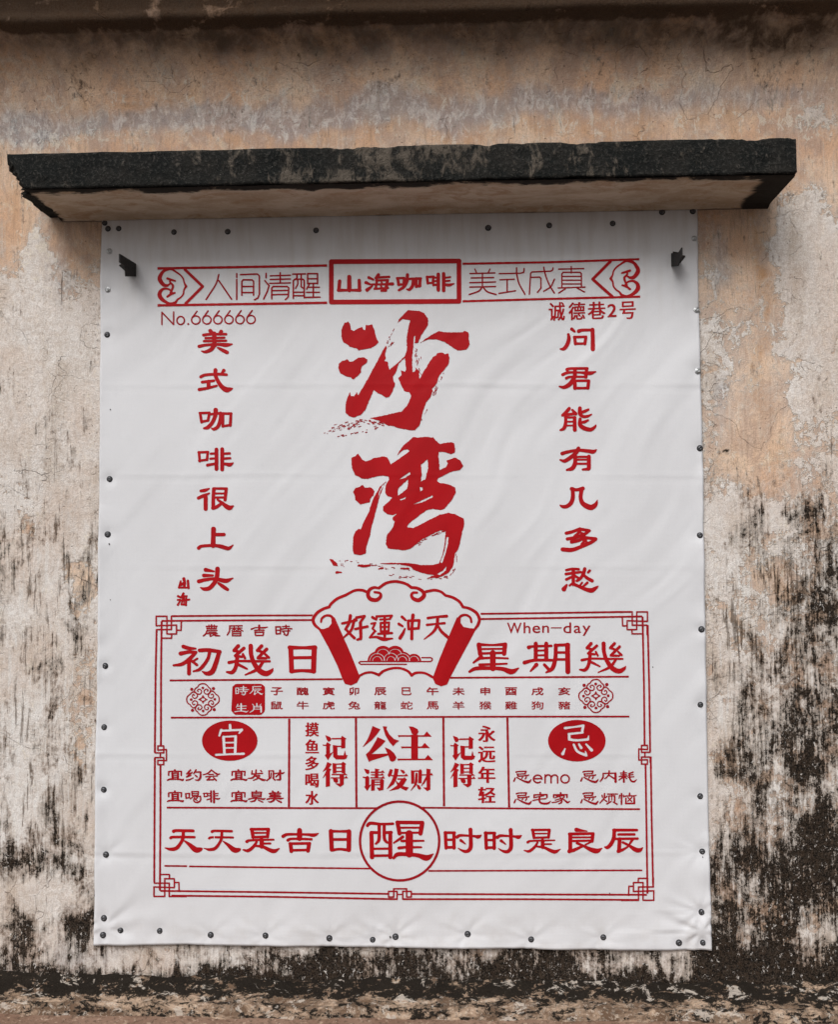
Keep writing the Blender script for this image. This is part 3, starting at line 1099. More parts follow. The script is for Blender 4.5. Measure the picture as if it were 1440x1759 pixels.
def put_flat(name, vv, ff, mat, label=None, lift=0):
    _pc[0] += 1
    lev = .00115 + .00004 * (_pc[0] % 7) + lift
    p = drape(vv[:, 0], vv[:, 1]) + lev
    W3 = at_arr(vv, p)
    me = bpy.data.meshes.new(name)
    n = len(ff)
    k_ = ff.shape[1]
    me.vertices.add(len(W3))
    me.vertices.foreach_set('co', W3.reshape(-1).astype(np.float32))
    me.loops.add(n * k_)
    me.loops.foreach_set('vertex_index', ff.reshape(-1).astype(np.int32))
    me.polygons.add(n)
    me.polygons.foreach_set('loop_start', np.arange(0, n * k_, k_, dtype=np.int32))
    me.polygons.foreach_set('loop_total', np.full(n, k_, np.int32))
    me.update(calc_edges=True)
    o = link(name, me, mat, banner, True)
    e = 1.5
    gx = (drape(vv[:, 0] + e, vv[:, 1]) - drape(vv[:, 0] - e, vv[:, 1])) / (2 * e * .00235)
    gy = (drape(vv[:, 0], vv[:, 1] + e) - drape(vv[:, 0], vv[:, 1] - e)) / (2 * e * .00235)
    N = np.stack([-gx, -np.ones_like(gx), gy], -1)
    N /= np.linalg.norm(N, axis=1)[:, None]
    me.normals_split_custom_set_from_vertices([tuple(v) for v in N])
    if label:
        o['label'] = label
    return o


def ink(name, prs, mat=None, label=None, cell=None, rag=0, seed=0, lift=0, grow=0, gx=0, step=5.0):
    A = np.vstack([(p if kd != 'edges' else p.reshape(-1, 2))[:, :2] for ng, kd, p in prs if not ng])
    wmax = max([(p[:, 2].max() if kd == 'seg' else 0) for ng, kd, p in prs if not ng])
    m = wmax / 2 + 2.5 + grow
    bb = (A[:, 0].min() - m, A[:, 1].min() - m, A[:, 0].max() + m, A[:, 1].max() + m)
    x, y, F = sdf(prs, bb, cell or CELL, rag, seed)
    if gx:                                          # heavier uprights than crossbars
        n = int(round(gx / (x[1] - x[0])))
        G = F.copy()
        for s_ in range(1, n + 1):
            G[:, s_:] = np.minimum(G[:, s_:], F[:, :-s_])
            G[:, :-s_] = np.minimum(G[:, :-s_], F[:, s_:])
        F = G
    F = F - grow
    r = fill(x, y, F, step)
    if r is None:
        return None
    return put_flat(name, r[0], r[1], mat or mat_red, label, lift)


def line(pts, w, name='printed_line', mat=None):
    """thin ruled line as a strip that follows the cloth, with square ends"""
    P = np.array(pts, float)
    Q = [P[0]]
    for a, b in zip(P[:-1], P[1:]):
        n = max(1, int(math.hypot(*(b - a)) / 4))
        for t in range(1, n + 1):
            Q.append(a + (b - a) * t / n)
    Q = np.array(Q)
    d = np.gradient(Q, axis=0)
    d /= np.hypot(d[:, 0], d[:, 1])[:, None]
    nn = np.stack([d[:, 1], -d[:, 0]], -1) * w / 2
    jit = 1 + .06 * np.sin(np.arange(len(Q)) * 1.7)[:, None]
    V = np.vstack([Q + nn * jit, Q - nn * jit])
    n = len(Q)
    F = np.array([(i, i + 1, n + i + 1, n + i) for i in range(n - 1)])
    a, b, c = V[F[0][0]], V[F[0][1]], V[F[0][2]]
    if (b[0] - a[0]) * (c[1] - a[1]) - (b[1] - a[1]) * (c[0] - a[0]) > 0:
        F = F[:, ::-1]
    return put_flat(name, V, F, mat or mat_redline)


_tc = {}


def typeset(ch):
    """outline edges of one character in the built-in typeface, in a unit box, y down"""
    if ch in _tc:
        return _tc[ch]
    cu = bpy.data.curves.new('t', 'FONT')
    cu.body = ch
    cu.resolution_u = 4
    ob = bpy.data.objects.new('t', cu)
    COL.objects.link(ob)
    bpy.context.view_layer.update()
    me = ob.evaluated_get(bpy.context.evaluated_depsgraph_get()).to_mesh()
    co = np.array([v.co[:2] for v in me.vertices]).reshape(-1, 2)
    cnt = {}
    for p in me.polygons:
        vs_ = list(p.vertices)
        for a, b in zip(vs_, vs_[1:] + vs_[:1]):
            cnt[(min(a, b), max(a, b))] = cnt.get((min(a, b), max(a, b)), 0) + 1
    E = np.array([k_ for k_, v in cnt.items() if v == 1])
    bpy.data.objects.remove(ob)
    bpy.data.curves.remove(cu)
    lo, hi = co.min(0), co.max(0)
    co = (co - lo) / (hi - lo)
    co[:, 1] = 1 - co[:, 1]
    _tc[ch] = (co[E], (hi - lo))
    return _tc[ch]


def type_char(ch, x0, y0, x1, y1, grow=0.0, gx=0.0, mat=None, shear=0.0, name='printed_character', lift=0, cell=None):
    E, _s = typeset(ch)
    E = E.copy()
    g = grow + .0
    E[..., 0] = x0 + g + gx + E[..., 0] * (x1 - x0 - 2 * g - 2 * gx)
    E[..., 1] = y0 + g + E[..., 1] * (y1 - y0 - 2 * g)
    if shear:
        E[..., 1] += (E[..., 0] - (x0 + x1) / 2) * shear
    return ink(name, [(False, 'edges', E)], mat, grow=grow, gx=gx, lift=lift, cell=cell)

# ---- the characters, stroke by stroke.  Each block: origin and scale, then one text per character
def chars(ox, oy, s, *gl, name='printed_character', mat=None, **kw):
    kw.setdefault('grow', .38)
    for g in gl:
        ink(name, prims(g, ox, oy, s), mat, **kw)


G_MEI = '''300,60,45 328,95,42;437,70,45 425,98,42;215,114,34 290,104,30 500,102,28;240,152,26 478,146,24;222,190,28 500,184,24;
w50 350,95 352,245;160,256,38 250,238,32 400,230,32 500,238,46 575,228,14;350,240,50 310,295,46 240,325,34 190,316,12;395,272,20 450,302,40 512,332,42'''
chars(320, 560, 7.33, G_MEI,
      '''180,640,34 240,615,32 400,606,32 505,612,30;365,555,46 366,620,44 400,700,44 450,768,52 505,802,62 550,795,40 582,787,8;470,560,42 445,592,22;
198,706,32 345,688,28;w44 278,700 278,772;160,800,36 250,785,32 380,752,24''',
      '''172,1098,30 190,1210,30;168,1096,28 290,1092,26;288,1092,30 272,1190,30;188,1206,28 275,1188,26;295,1112,26 430,1096,28;
368,1058,54 362,1130,46 325,1215,42 270,1275,44 220,1288,20;430,1095,34 425,1180,40 400,1260,42 350,1298,34 318,1288,16;
460,1100,30 458,1262,32;455,1102,28 565,1102,28;560,1105,32 552,1250,34;455,1262,26 555,1246,28''',
      '''158,1592,28 166,1700,28;152,1590,26 272,1586,26;268,1588,28 258,1685,28;160,1696,26 262,1682,24;w44 378,1555 378,1800;
w24 306,1607 370,1604;w24 300,1670 370,1666;264,1752,34 310,1742,30 370,1734,28;w44 450,1550 450,1806;w26 460,1607 545,1604;w26 460,1670 550,1664;
450,1734,26 500,1738,34 545,1746,44 588,1724,12''')
chars(300, 780, 6.515,
      '''290,412,26 335,405,34 385,386,12;262,492,30 320,466,34 386,438,14;w42 345,480 345,612;436,390,36 430,500,36 430,602,38;
430,384,22 580,386,26;575,390,34 562,512,32;440,440,18 570,440,18;440,486,20 560,484,20;425,604,36 470,590,34 535,542,24;
478,508,20 530,548,32 605,600,50 655,580,12''',
      '''433,838,50 430,930,46 428,1022,52;w34 440,900 550,900;266,1052,34 300,1030,30 430,1022,30 520,1034,40 600,1055,38 652,1018,8''',
      '''345,1295,42 436,1312,18;325,1358,38 425,1358,22;478,1285,48 472,1370,46 450,1430,44 390,1498,42 330,1510,36 288,1494,10;
268,1424,40 350,1405,34 450,1396,32 570,1418,46 650,1388,10;490,1446,26 545,1485,40 590,1515,32''')
chars(300, 780, 6.515,
      '''100,1395,32 110,1440,26 105,1480,24;62,1440,24 66,1420,14;64,1440,24 45,1492,18;44,1494,18 155,1494,16;146,1418,24 152,1496,26;95,1440,18 75,1470,14''',
      '''35,1590,22 66,1604,20;32,1632,18 64,1628,12;34,1686,22 60,1640,12;96,1560,24 76,1600,20;80,1588,14 135,1588,14;92,1604,14 74,1680,16;
128,1606,16 124,1690,20;76,1640,16 162,1628,20;72,1684,16 128,1684,14;106,1600,12 100,1690,10''', name='printed_signature')
chars(940, 550, 7.04,
      '''300,106,36 335,136,24;260,172,30 266,230,42 244,298,44 205,345,38 160,348,12;385,132,42 430,120,32 555,118,28;552,115,44 556,240,46 556,348,50;
335,205,34 345,284,34;330,204,28 475,200,28;472,204,34 460,284,34;345,283,26 462,283,24''',
      '''245,596,38 290,584,28 490,582,28;482,586,34 470,685,40;190,658,32 260,632,28 400,632,22 520,640,42 592,622,10;236,700,32 290,684,24 475,684,22;
340,590,38 335,680,44 285,765,50 210,810,38 150,800,12;338,735,40 340,820,42;335,732,26 510,730,26;505,735,36 496,818,38;335,822,26 500,820,26''',
      '''270,1068,36 232,1112,38 188,1150,28;190,1148,28 340,1130,30;308,1086,24 350,1130,38;228,1175,32 226,1250,38 205,1308,38 162,1328,18;
220,1176,22 345,1174,22;335,1178,38 338,1325,44;236,1226,16 330,1226,16;236,1274,16 330,1272,16;
400,1065,42 400,1130,42 440,1164,34 495,1160,28 540,1138,12;405,1116,26 455,1102,34 502,1080,24;402,1195,34 400,1262,44 450,1305,48 530,1322,42 580,1290,28 595,1264,6;
410,1236,24 455,1230,32 498,1210,22''',
      '''185,1612,40 260,1590,34 380,1572,32 500,1582,40 560,1590,44 600,1566,10;382,1550,42 352,1604,44 285,1660,44 215,1702,38 160,1688,14;
342,1640,40 340,1730,46 308,1790,46 240,1810,20;340,1652,22 515,1652,24;508,1650,44 508,1788,46;505,1798,36 435,1806,22;345,1686,20 500,1686,18;345,1735,22 500,1735,22''')
chars(940, 780, 7.04,
      '''298,420,40 360,432,34 435,415,44;312,420,40 314,520,46 292,590,46 240,632,42 190,634,34 160,618,10;420,430,46 408,520,44 428,588,50 480,628,60 540,644,60 590,610,44 612,556,6''',
      '''235,956,36 310,938,34 400,902,30;395,905,34 515,926,32;512,926,34 450,970,34 340,1010,36 248,1026,36;335,990,24 400,940,30;380,935,20 440,965,26;
298,1062,38 380,1045,36 465,1006,34;460,1010,34 592,1024,34;592,1030,34 530,1070,38 400,1125,40 300,1158,46 190,1152,46;
420,1090,26 470,1040,30;440,1044,20 505,1075,24''',
      '''235,1402,26 310,1388,26 385,1392,26;230,1450,30 410,1426,28;w38 320,1395 320,1575;310,1480,28 235,1516,30;335,1470,26 385,1500,26;
458,1388,38 440,1450,38 400,1510,30 362,1532,28;440,1458,28 490,1500,36 548,1532,38;518,1410,30 498,1430,24;
240,1582,22 206,1632,54;320,1570,36 390,1600,34 470,1635,42 540,1648,52 590,1620,36 622,1596,8;425,1556,22 400,1590,20;490,1555,28 440,1600,24;315,1560,24 275,1588,22''')
# heading, middle panel
chars(550, 430, 5.143,
      '''172,272,28 165,350,28;257,235,34 257,350,36;345,265,26 348,350,28;160,352,26 257,352,18 352,352,26''',
      '''430,240,24 470,258,14;405,285,26 442,300,14;415,350,30 460,315,12;515,216,26 488,246,16;500,240,18 610,234,18;502,262,18 492,330,18;
495,266,16 600,262,16;595,265,24 588,310,24 575,352,24;452,300,14 560,300,16 640,296,26;480,340,16 600,332,16;540,275,12 548,292,12;536,312,12 545,328,12;580,354,22 540,358,14''',
      '''685,248,22 695,304,22;680,246,18 745,244,18;742,246,20 738,304,20;690,302,18 740,300,18;745,254,18 830,250,18;772,216,26 768,270,26 740,322,24 696,352,18;
822,252,22 818,310,26 790,346,22 765,342,8;848,250,24 850,320,24;848,250,20 890,248,20;885,252,24 880,315,24;848,318,20 885,314,20''',
      '''945,234,20 952,290,20;945,236,18 1005,232,18;1002,234,18 996,288,18;950,290,16 1000,286,16;w28 1045,212 1045,350;w28 1092,206 1092,354;
w14 1010,242 1040,240;w14 1010,272 1040,270;1002,306,20 1045,302,16;w14 1100,242 1150,236;w14 1100,272 1146,268;1092,300,14 1140,306,24 1182,294,8''')
MONO = dict(name='printed_character', mat=mat_redline, grow=.36)
chars(260, 430, 4.8,
      'w10 555,200 530,280 450,405;w10 L 555,250 660,402',
      'w10 703,192 703,222;w10 703,240 703,405;L w10 735,200 872,195 888,208 890,225 890,360 878,392 850,408;L w10 745,370 745,258 755,243 830,243 842,256 842,370;w10 745,298 842,298;w10 745,348 842,348',
      '''L w10 945,190 945,225;L w10 935,250 970,290 955,340 925,400;w9 980,210 1145,205;w9 980,240 1145,236;w9 975,272 1145,268;w10 1062,185 1062,270;
L w10 992,400 992,310 1003,298 1120,298 1132,310 1128,385 1105,405;w9 995,332 1130,330;w9 992,366 1130,362''',
      '''w10 1165,196 1270,194;L w10 1200,196 1200,225 1190,240;L w10 1170,395 1170,250 1183,238 1250,238 1260,250 1260,390;L w9 1235,196 1235,300 1255,314;
w9 1206,242 1206,280 1188,312;w9 1170,345 1260,345;w9 1170,374 1260,374;L w10 1288,275 1288,192 1370,192 1370,275;w9 1288,234 1370,234;w9 1288,272 1370,272;
w9 1302,278 1280,320;w9 1290,304 1385,304;w9 1280,346 1385,346;w10 1335,275 1335,388;w10 1265,388 1390,386''', **MONO)
chars(800, 430, 4.645,
      '''w8 75,150 90,182;w8 195,150 180,180;w8 35,185 235,180;w8 45,220 225,217;w8 35,258 240,252;w8 35,293 240,288;w8 135,182 135,290;
w9 135,290 105,325 30,352;w9 138,290 175,330 245,352''',
      '''L w8 270,186 440,182 464,176 468,160 468,145;w9 408,140 410,190 428,265 475,350;w8 275,235 390,230;w8 333,232 333,330;w8 268,343 400,322''',
      '''L w8 510,350 520,182 532,172 680,166 697,156 700,140;L w8 525,215 592,213 603,225 603,300 575,335;w9 625,135 640,200 672,280 710,340;w8 710,230 680,290 625,325''',
      '''w8 745,150 945,145;w8 845,130 845,180;L w8 770,292 770,188 780,175 916,175 926,186 926,290;w7 770,208 925,208;w7 770,238 925,238;w7 770,268 925,268;
w8 740,300 955,293;w8 800,305 745,340;w8 890,300 950,332''', **MONO)
# No.666666
chars(260, 430, 4.8, 'L w9 85,612 85,510 182,612 182,508', 'O 240,578,31,33,9', 'E 302,607,7,7',
      *['O %d,%d,35,34,9;w9 L %d,%d %d,%d' % (365 + 91 * i, 574 - i * .7, 337 + 91 * i, 552 - i, 375 + 91 * i, 502 - i * 1.2) for i in range(6)], **MONO)
for ch, bx in zip('诚德巷2号', ((943, 519, 971, 551), (977, 519, 1006, 549.5), (1010, 518, 1041, 548), (1044, 522, 1060, 544.5), (1065, 517.5, 1093, 548))):
    type_char(ch, *bx, grow=.25, gx=.42, shear=-.04)
# ornaments of the heading
ORN = '''130,290,22 100,285,30 72,250,36 68,220,34 95,175,26 130,158,22 165,156,18 205,180,16 240,206,14 262,236,14 270,268,14 285,297,22;
285,297,22 268,325,14 262,360,14 240,388,14 215,405,16 195,430,22 150,438,20 100,415,28 68,378,36 72,340,30 105,316,20 145,322,16 168,345,14;
130,290,18 155,275,14;130,232,20 155,240,20 195,252,16;158,242,18 152,262,16 176,290,20 168,325,18 155,350,16;130,382,18 158,362,20 192,350,16'''
ink('printed_ornament', prims(ORN, 260, 430, 4.8))
ink('printed_ornament', [(n_, k_, np.stack([800 + (1445 - (p[:, 0] - 260) * 4.8) / 4.645, 430 + (80 + ((p[:, 1] - 430) * 4.8 - 150) * .99) / 4.645, p[:, 2]], -1))
                         for n_, k_, p in prims(ORN, 260, 430, 4.8)])
ink('printed_chevron', prims('L w24 275,158 422,298 282,438', 260, 430, 4.8))
ink('printed_chevron', prims('L w24 1158,88 1016,230 1172,368', 800, 430, 4.645))
line([(270, 461), (400, 459), (562, 456)], 4.2, mat=mat_red)
line([(270, 524.5), (400, 522.5), (562, 520)], 4.2, mat=mat_red)
line([(795, 453), (940, 450.5), (1099, 445.2)], 3.8, mat=mat_red)
line([(795, 517.5), (940, 513.5), (1100.5, 509.5)], 3.8, mat=mat_red)
ink('printed_frame', prims('L w42 98,100 1228,94 1228,450 98,457 98,100', 550, 430, 5.143))

# the two large brush characters
SHA = [
    'P 300,165 315,185 325,240 350,250 400,220 425,215 435,240 450,240 455,195 480,200 510,190 530,240 545,300 568,350 550,370 500,400 440,412 390,420 380,405 310,390 300,375 255,350 240,300 238,240 265,180',
    'P 215,540 245,515 290,500 310,520 340,520 390,485 440,482 470,500 465,530 420,560 410,600 415,615 380,650 345,678 320,660 290,655 225,620 212,580',
    '''P 635,375 640,400 625,450 630,490 620,515 650,520 655,560 665,590 740,530 805,466 802,486 748,535 720,620 695,650 700,690 715,715 690,790 660,835 635,838 590,810 560,800 525,770 500,830 470,900 450,950 410,990 350,1015 310,1005 275,970 275,900 290,840 315,790 325,825 350,825 375,790 385,820 440,730 500,620 560,510 600,430;
P 730,190 745,150 790,100 830,65 870,68 930,72 970,90 1005,140 1008,190 985,230 960,265 940,300 920,350 890,360 880,430 875,520 880,560 925,600 930,680 960,620 1020,520 1050,480 1075,465 1085,445 1130,440 1160,455 1185,445 1195,490 1190,540 1150,590 1100,650 1085,710 1060,740 1030,830 990,880 960,960 945,1040 925,1090 890,1125 850,1125 750,1110 700,1090 650,1085 570,1040 490,1020 600,1000 700,975 770,960 810,920 835,880 855,825 840,790 795,780 770,730 740,665 770,640 765,595 800,610 810,590 800,470 820,410 815,330 835,200 850,155 780,145 745,170;
- P 868,610 864,480 872,430 880,300 893,290 888,360 880,500 885,560 900,590 880,612;- P 985,1010 968,1000 985,900 1010,850 1005,900;- P 1060,740 1040,760 1052,790 1030,830 1046,840 1072,780''',
    'P 940,352 980,320 1060,270 1100,250 1150,260 1270,262 1310,260 1330,248 1365,262 1365,310 1375,370 1345,415 1310,418 1265,422 1210,385 1150,345 1080,325 1010,322']
ink('brush_character', sum([prims(t, 540, 520, 5.143) for t in SHA], []), label='large upper brush character', rag=.55, seed=3)
WAN = '''P 275,240 310,225 335,200 355,225 370,255 400,268 440,262 470,240 520,235 550,225 590,232 610,260 625,295 680,260 790,180 770,162 730,172 700,200 680,222 700,180 740,125 790,85 820,55 860,58 940,52 1000,60 1040,100 1060,115 1160,100 1185,110 1195,160 1190,195 1150,205 1110,190 1050,185 1045,230 1055,300 1055,350 1110,320 1130,290 1115,265 1190,235 1240,260 1265,310 1240,345 1180,355 1100,390 1040,420 1035,445 1060,460 1130,470 1195,500 1200,545 1165,610 1100,690 1060,700 1000,690 940,700 860,760 790,815 765,850 820,858 900,820 1000,770 1060,740 1130,725 1190,735 1270,775 1275,830 1250,920 1235,1000 1215,1060 1195,1080 1175,1200 1130,1260 1070,1290 1000,1300 950,1300 1020,1275 940,1265 880,1250 820,1225 800,1200 700,1180 600,1180 520,1172 640,1165 800,1170 900,1185 1000,1185 1050,1170 1080,1100 1100,1000 1110,880 1060,880 980,920 900,960 850,1000 800,1040 750,1058 690,1050 600,1040 580,1000 590,920 640,860 660,800 640,790 640,765 690,725 640,745 590,735 555,705 555,670 610,620 640,590 600,580 575,550 580,480 610,430 605,405 540,395 470,410 420,425 370,422 310,390 280,330;
- P 892,300 950,250 955,330 930,430 890,445 900,380;- P 695,432 795,360 800,385 740,420;- P 690,510 780,425 770,510 720,550 685,575;- P 880,495 907,500 905,522 885,536;- P 818,652 990,570 998,585 900,632;- P 705,605 758,585 752,602 712,614;
- P 1118,940 1136,940 1130,1000 1110,1080 1078,1170 1062,1160 1100,1060;- P 1030,1268 1085,1235 1120,1190 1110,1235 1060,1274;
P 290,540 310,505 350,495 375,475 395,500 450,500 480,530 470,570 445,600 440,630 400,642 355,650 310,610 305,570;
P 585,445 560,490 525,580 510,640 480,760 455,850 440,930 410,1020 405,1080 360,1100 300,1090 287,1050 290,950 310,890 340,865 360,870 380,810 430,720 450,650 480,580 530,490;
- P 575,460 530,540 512,600 520,540 550,480;P 80,1130 110,1135 150,1170 155,1195 115,1190;345,1190,18 390,1196,22 440,1190,18;145,1250,22 185,1250,14;715,1216,14 780,1218,16;520,1220,12 555,1212,14'''
ink('brush_character', prims(WAN, 550, 740, 5.143), label='large lower brush character', rag=.55, seed=9)


def specks(name, ox, oy, s, paths, n, spread, size, seed):
    r = random.Random(seed)
    tx = []
    for _i in range(n):
        p = r.choice(paths)
        t = r.random() * (len(p) - 1)
        i = int(t)
        f = t - i
        x_ = p[i][0] + (p[i + 1][0] - p[i][0]) * f + r.gauss(0, spread)
        y_ = p[i][1] + (p[i + 1][1] - p[i][1]) * f + r.gauss(0, spread)
        dx, dy = p[i + 1][0] - p[i][0], p[i + 1][1] - p[i][1]
        L = math.hypot(dx, dy)
        ln = size * r.uniform(.3, 3.2)
        w = size * r.uniform(.5, 1.05)
        tx.append('%f,%f,%f %f,%f,%f' % (x_, y_, w, x_ + dx / L * ln, y_ + dy / L * ln, w * r.uniform(.3, 1)))
    ink(name, prims(';'.join(tx), ox, oy, s), mat_redline, label='dry brush specks', cell=.36)['kind'] = 'stuff'


specks('brush_specks', 540, 520, 5.143, [[(100, 1160), (200, 1120), (270, 1095)], [(150, 1190), (320, 1160), (560, 1105)], [(290, 1105), (390, 1075)],
                                        [(340, 1050), (480, 1040), (640, 1060)], [(400, 1040), (600, 1080)], [(130, 1115), (380, 1050)]], 95, 9, 9, 1)
specks('brush_specks', 540, 520, 5.143, [[(640, 360), (680, 290), (715, 220)], [(655, 390), (685, 350)], [(910, 380), (890, 500)], [(930, 420), (925, 580), (950, 640)],
                                        [(1170, 570), (1085, 740), (1040, 850)], [(1080, 760), (1000, 900), (940, 1050)], [(900, 420), (910, 520)]], 60, 7, 8, 2)
specks('brush_specks', 550, 740, 5.143, [[(150, 1155), (350, 1150)], [(170, 1185), (500, 1185)], [(500, 1200), (840, 1225)], [(520, 1270), (800, 1300)], [(650, 1280), (900, 1308)],
                                        [(1205, 1080), (1200, 1200), (1150, 1270)], [(990, 925), (1100, 885)], [(850, 995), (930, 960)], [(940, 1300), (1120, 1290)]], 88, 7, 9, 3)

# fan-shaped scroll
SCROLL = '''P 78,478 125,482 165,468 190,435 188,405 215,385 270,510 350,690 425,880 400,925 350,948 300,935 280,895 240,790 165,635;
203,398,26 182,374,22 142,372,20 110,395,20 103,424,16;
580,145,24 640,104,24 720,90,24 800,108,24 850,140,26;580,146,20 540,140,24 502,160,28 490,200,32 510,234,34 560,243,32 594,215,28 588,186,22 545,178,20;
850,140,24 900,146,26 945,175,30 952,210,34 910,244,34 866,232,30 850,205,26 862,184,22 895,182,20;
485,178,24 440,162,24 380,165,22 310,200,22;308,202,24 240,230,24 190,270,24 170,298,22;172,300,24 120,317,24 70,350,26 38,400,26 50,445,26 90,482,20;
P 1225,385 1150,560 1080,730 1025,885 1045,935 1095,955 1145,940 1165,890 1240,750 1310,620 1385,480 1330,475 1280,465 1255,430 1256,400;
1238,400,26 1260,374,22 1300,366,20 1335,388,20 1345,425,18;970,174,24 1040,162,24 1095,176,22 1130,205,22;1130,205,22 1190,222,24 1245,256,24 1275,300,24;
1275,300,22 1330,314,24 1385,348,26 1410,398,26 1400,445,26 1370,488,20;420,868,20 465,846,20 520,840,20 580,860,24;580,862,24 620,828,22 690,806,20 760,806,20 820,830,22 850,862,24;
850,864,24 890,843,22 960,846,20 1030,882,22'''
ink('printed_scroll', prims(SCROLL, 530, 980, 4.8), label='fan shaped scroll frame')
half = lambda cx_, cy_, r_: 'P ' + ' '.join('%.1f,%.1f' % (cx_ + r_ * math.cos(a), cy_ - r_ * math.sin(a)) for a in np.linspace(0, math.pi, 24))
ink('printed_clouds', prims(half(567, 746, 80) + ';' + half(870, 746, 60) + ';' + half(775, 746, 78) + ';P 560,746 545,690 640,640 800,690 820,746;' + 'E 615,682,70,62;E 715,682,72,62;'
    + '- P 380,746 1000,746 1000,800 380,800;' + ''.join('- A %d,%d,%d,%d,182,358,5;' % c for c in
      ((567, 746, 62, 62), (567, 746, 38, 38), (680, 746, 60, 66), (680, 746, 34, 38), (775, 746, 60, 62), (775, 746, 36, 38), (870, 746, 40, 40), (615, 690, 48, 42), (715, 690, 50, 42))), 530, 980, 4.8), cell=.3)
ink('printed_plate', prims('L w11 930,750 428,750 415,760 430,773 808,773;L w11 935,718 1008,718 1022,726 1020,742 1006,750 935,750', 530, 980, 4.8), mat_redline)
chars(530, 980, 4.8,
      '''345,372,24 335,430,22 305,484,20;308,484,18 350,530,20 378,556,22;378,405,20 352,490,20 292,550,12;278,436,18 395,410,18;395,388,20 462,376,20;460,380,18 428,425,18;
428,430,24 432,550,24;430,562,22 402,570,16;385,482,18 485,462,20''',
      '''562,378,18 560,405,12;565,378,16 688,372,16;684,376,18 672,398,14;590,404,12 672,400,12;L w15 595,432 664,428 660,500 597,502 595,432;w12 592,466 664,463;w20 628,390 628,540;
w17 575,522 688,515;528,386,22 555,402,16;L w14 518,438 552,432 528,478 552,500;548,500,16 505,552,14;510,552,12 560,548,18 620,566,28 692,560,10''',
      '''772,382,22 800,408,16;745,440,20 775,458,16;795,480,12 778,520,22 755,556,26;L w19 822,414 914,410 908,476 826,482 822,414;862,368,26 854,450,22 852,562,24''',
      '''985,392,20 1060,382,16 1140,376,22;978,448,18 1050,440,14 1122,434,18;1066,388,24 1060,450,22 1030,505,20 955,566,6;1066,450,16 1095,500,22 1148,548,24''')

# borders and rules
for pts, w in (([(295, 1058.3), (420, 1057.3), (537, 1057)], 2.9), ([(277, 1066.5), (420, 1065.5), (537, 1065)], 2.9),
               ([(826, 1054.3), (950, 1052.8), (1084, 1051)], 2.9), ([(826, 1063.3), (950, 1061.5), (1104, 1058.8)], 2.9),
               ([(268.6, 1081.5), (266.8, 1160), (265.5, 1292.5)], 3.0), ([(277.2, 1067), (276.2, 1160), (276, 1280)], 3.0),
               ([(265.6, 1301.5), (265, 1400), (264.5, 1515)], 3.0), ([(275.2, 1312), (275.2, 1400), (274.2, 1530)], 3.0),
               ([(1113.4, 1073.5), (1116, 1180), (1117.6, 1291)], 3.0), ([(1104.5, 1059), (1107, 1180), (1108, 1279)], 3.0),
               ([(1118.6, 1299.5), (1120, 1400), (1122.7, 1523)], 3.0), ([(1109.6, 1313), (1111, 1400), (1113, 1535)], 3.0),
               ([(294, 1538.5), (460, 1540.3), (683, 1544.6)], 2.9), ([(275, 1530.3), (460, 1532.5), (667, 1535.4)], 2.9),
               ([(692, 1544.6), (900, 1544.6), (1096, 1545.8)], 2.9), ([(707, 1535.6), (900, 1536.3), (1112, 1537)], 2.9),
               ([(291, 1168.8), (430, 1167.6), (588, 1166.6)], 2.8), ([(773, 1164.2), (930, 1163.2), (1081, 1162.3)], 2.8),
               ([(293, 1232.7), (611, 1231.9), (870, 1231), (1082, 1230.8)], 2.8),
               ([(286, 1387.2), (497, 1388.0), (649, 1388.2)], 2.8), ([(724, 1387.4), (872, 1388.6), (1100, 1390)], 2.8),
               ([(282, 1487.3), (321, 1487.8)], 2.6), ([(324.5, 1488.2), (460, 1490), (637, 1492)], 2.6), ([(736, 1496), (930, 1495.4), (1104, 1495)], 2.6),
               ([(496.8, 1234.6), (496.2, 1386)], 3.4), ([(611.4, 1233.6), (612.3, 1386.4)], 3.4), ([(761.8, 1233), (763, 1385)], 3.4), ([(872, 1232.8), (875, 1386.6)], 3.4)):
    line(pts, w * 1.12)
CORNER = '''L w54 160,380 540,380 540,1005 880,1005 880,690 160,715 160,380;L w54 1300,375 700,378 700,850 175,850 175,1180;L w54 1050,560 1040,875 890,872;L w54 375,1155 705,1155 710,1015'''
for cx_, cy_, sx_, sy_ in ((267.8, 1058.5, 1, 1), (1113, 1051, -1, 1), (264, 1539.8, 1, -1), (1123.8, 1546.4, -1, -1)):
    ink('printed_corner', prims(CORNER, 0, 0, 20.57, M=lambda X_, Y_, a=cx_, b=cy_, c=sx_, d=sy_: (a + c * (X_ - 7.78), b + d * (Y_ - 18.47))), mat_redline, cell=.3, lift=.0003)
SIDE = 'L w10 62,480 62,518 120,518 120,472 80,472 80,500 138,496 138,570 80,568 80,597 120,597 120,550 62,550 62,585;w10 97,520 97,550'
ink('printed_side_knot', prims(SIDE, 250, 1160, 3.892), mat_redline, cell=.3, lift=.0003)
ink('printed_side_knot', prims(SIDE, 0, 0, 3.892, M=lambda X_, Y_: (1133.5 - X_, 1159 + Y_)), mat_redline, cell=.3, lift=.0003)
ink('printed_side_knot', prims('L w6 600,100 635,100 635,70 602,70 602,92 622,92 622,60 672,60 672,92 690,92 690,70 657,70 657,100 690,100;w5 637,82 655,82', 400, 1500, 2.25), mat_redline, cell=.3, lift=.0003)
ink('printed_circle', prims('O 686.6,1444.6,68.2,67.8,4.3', 0, 0, 1), mat_redline, lift=.0003)

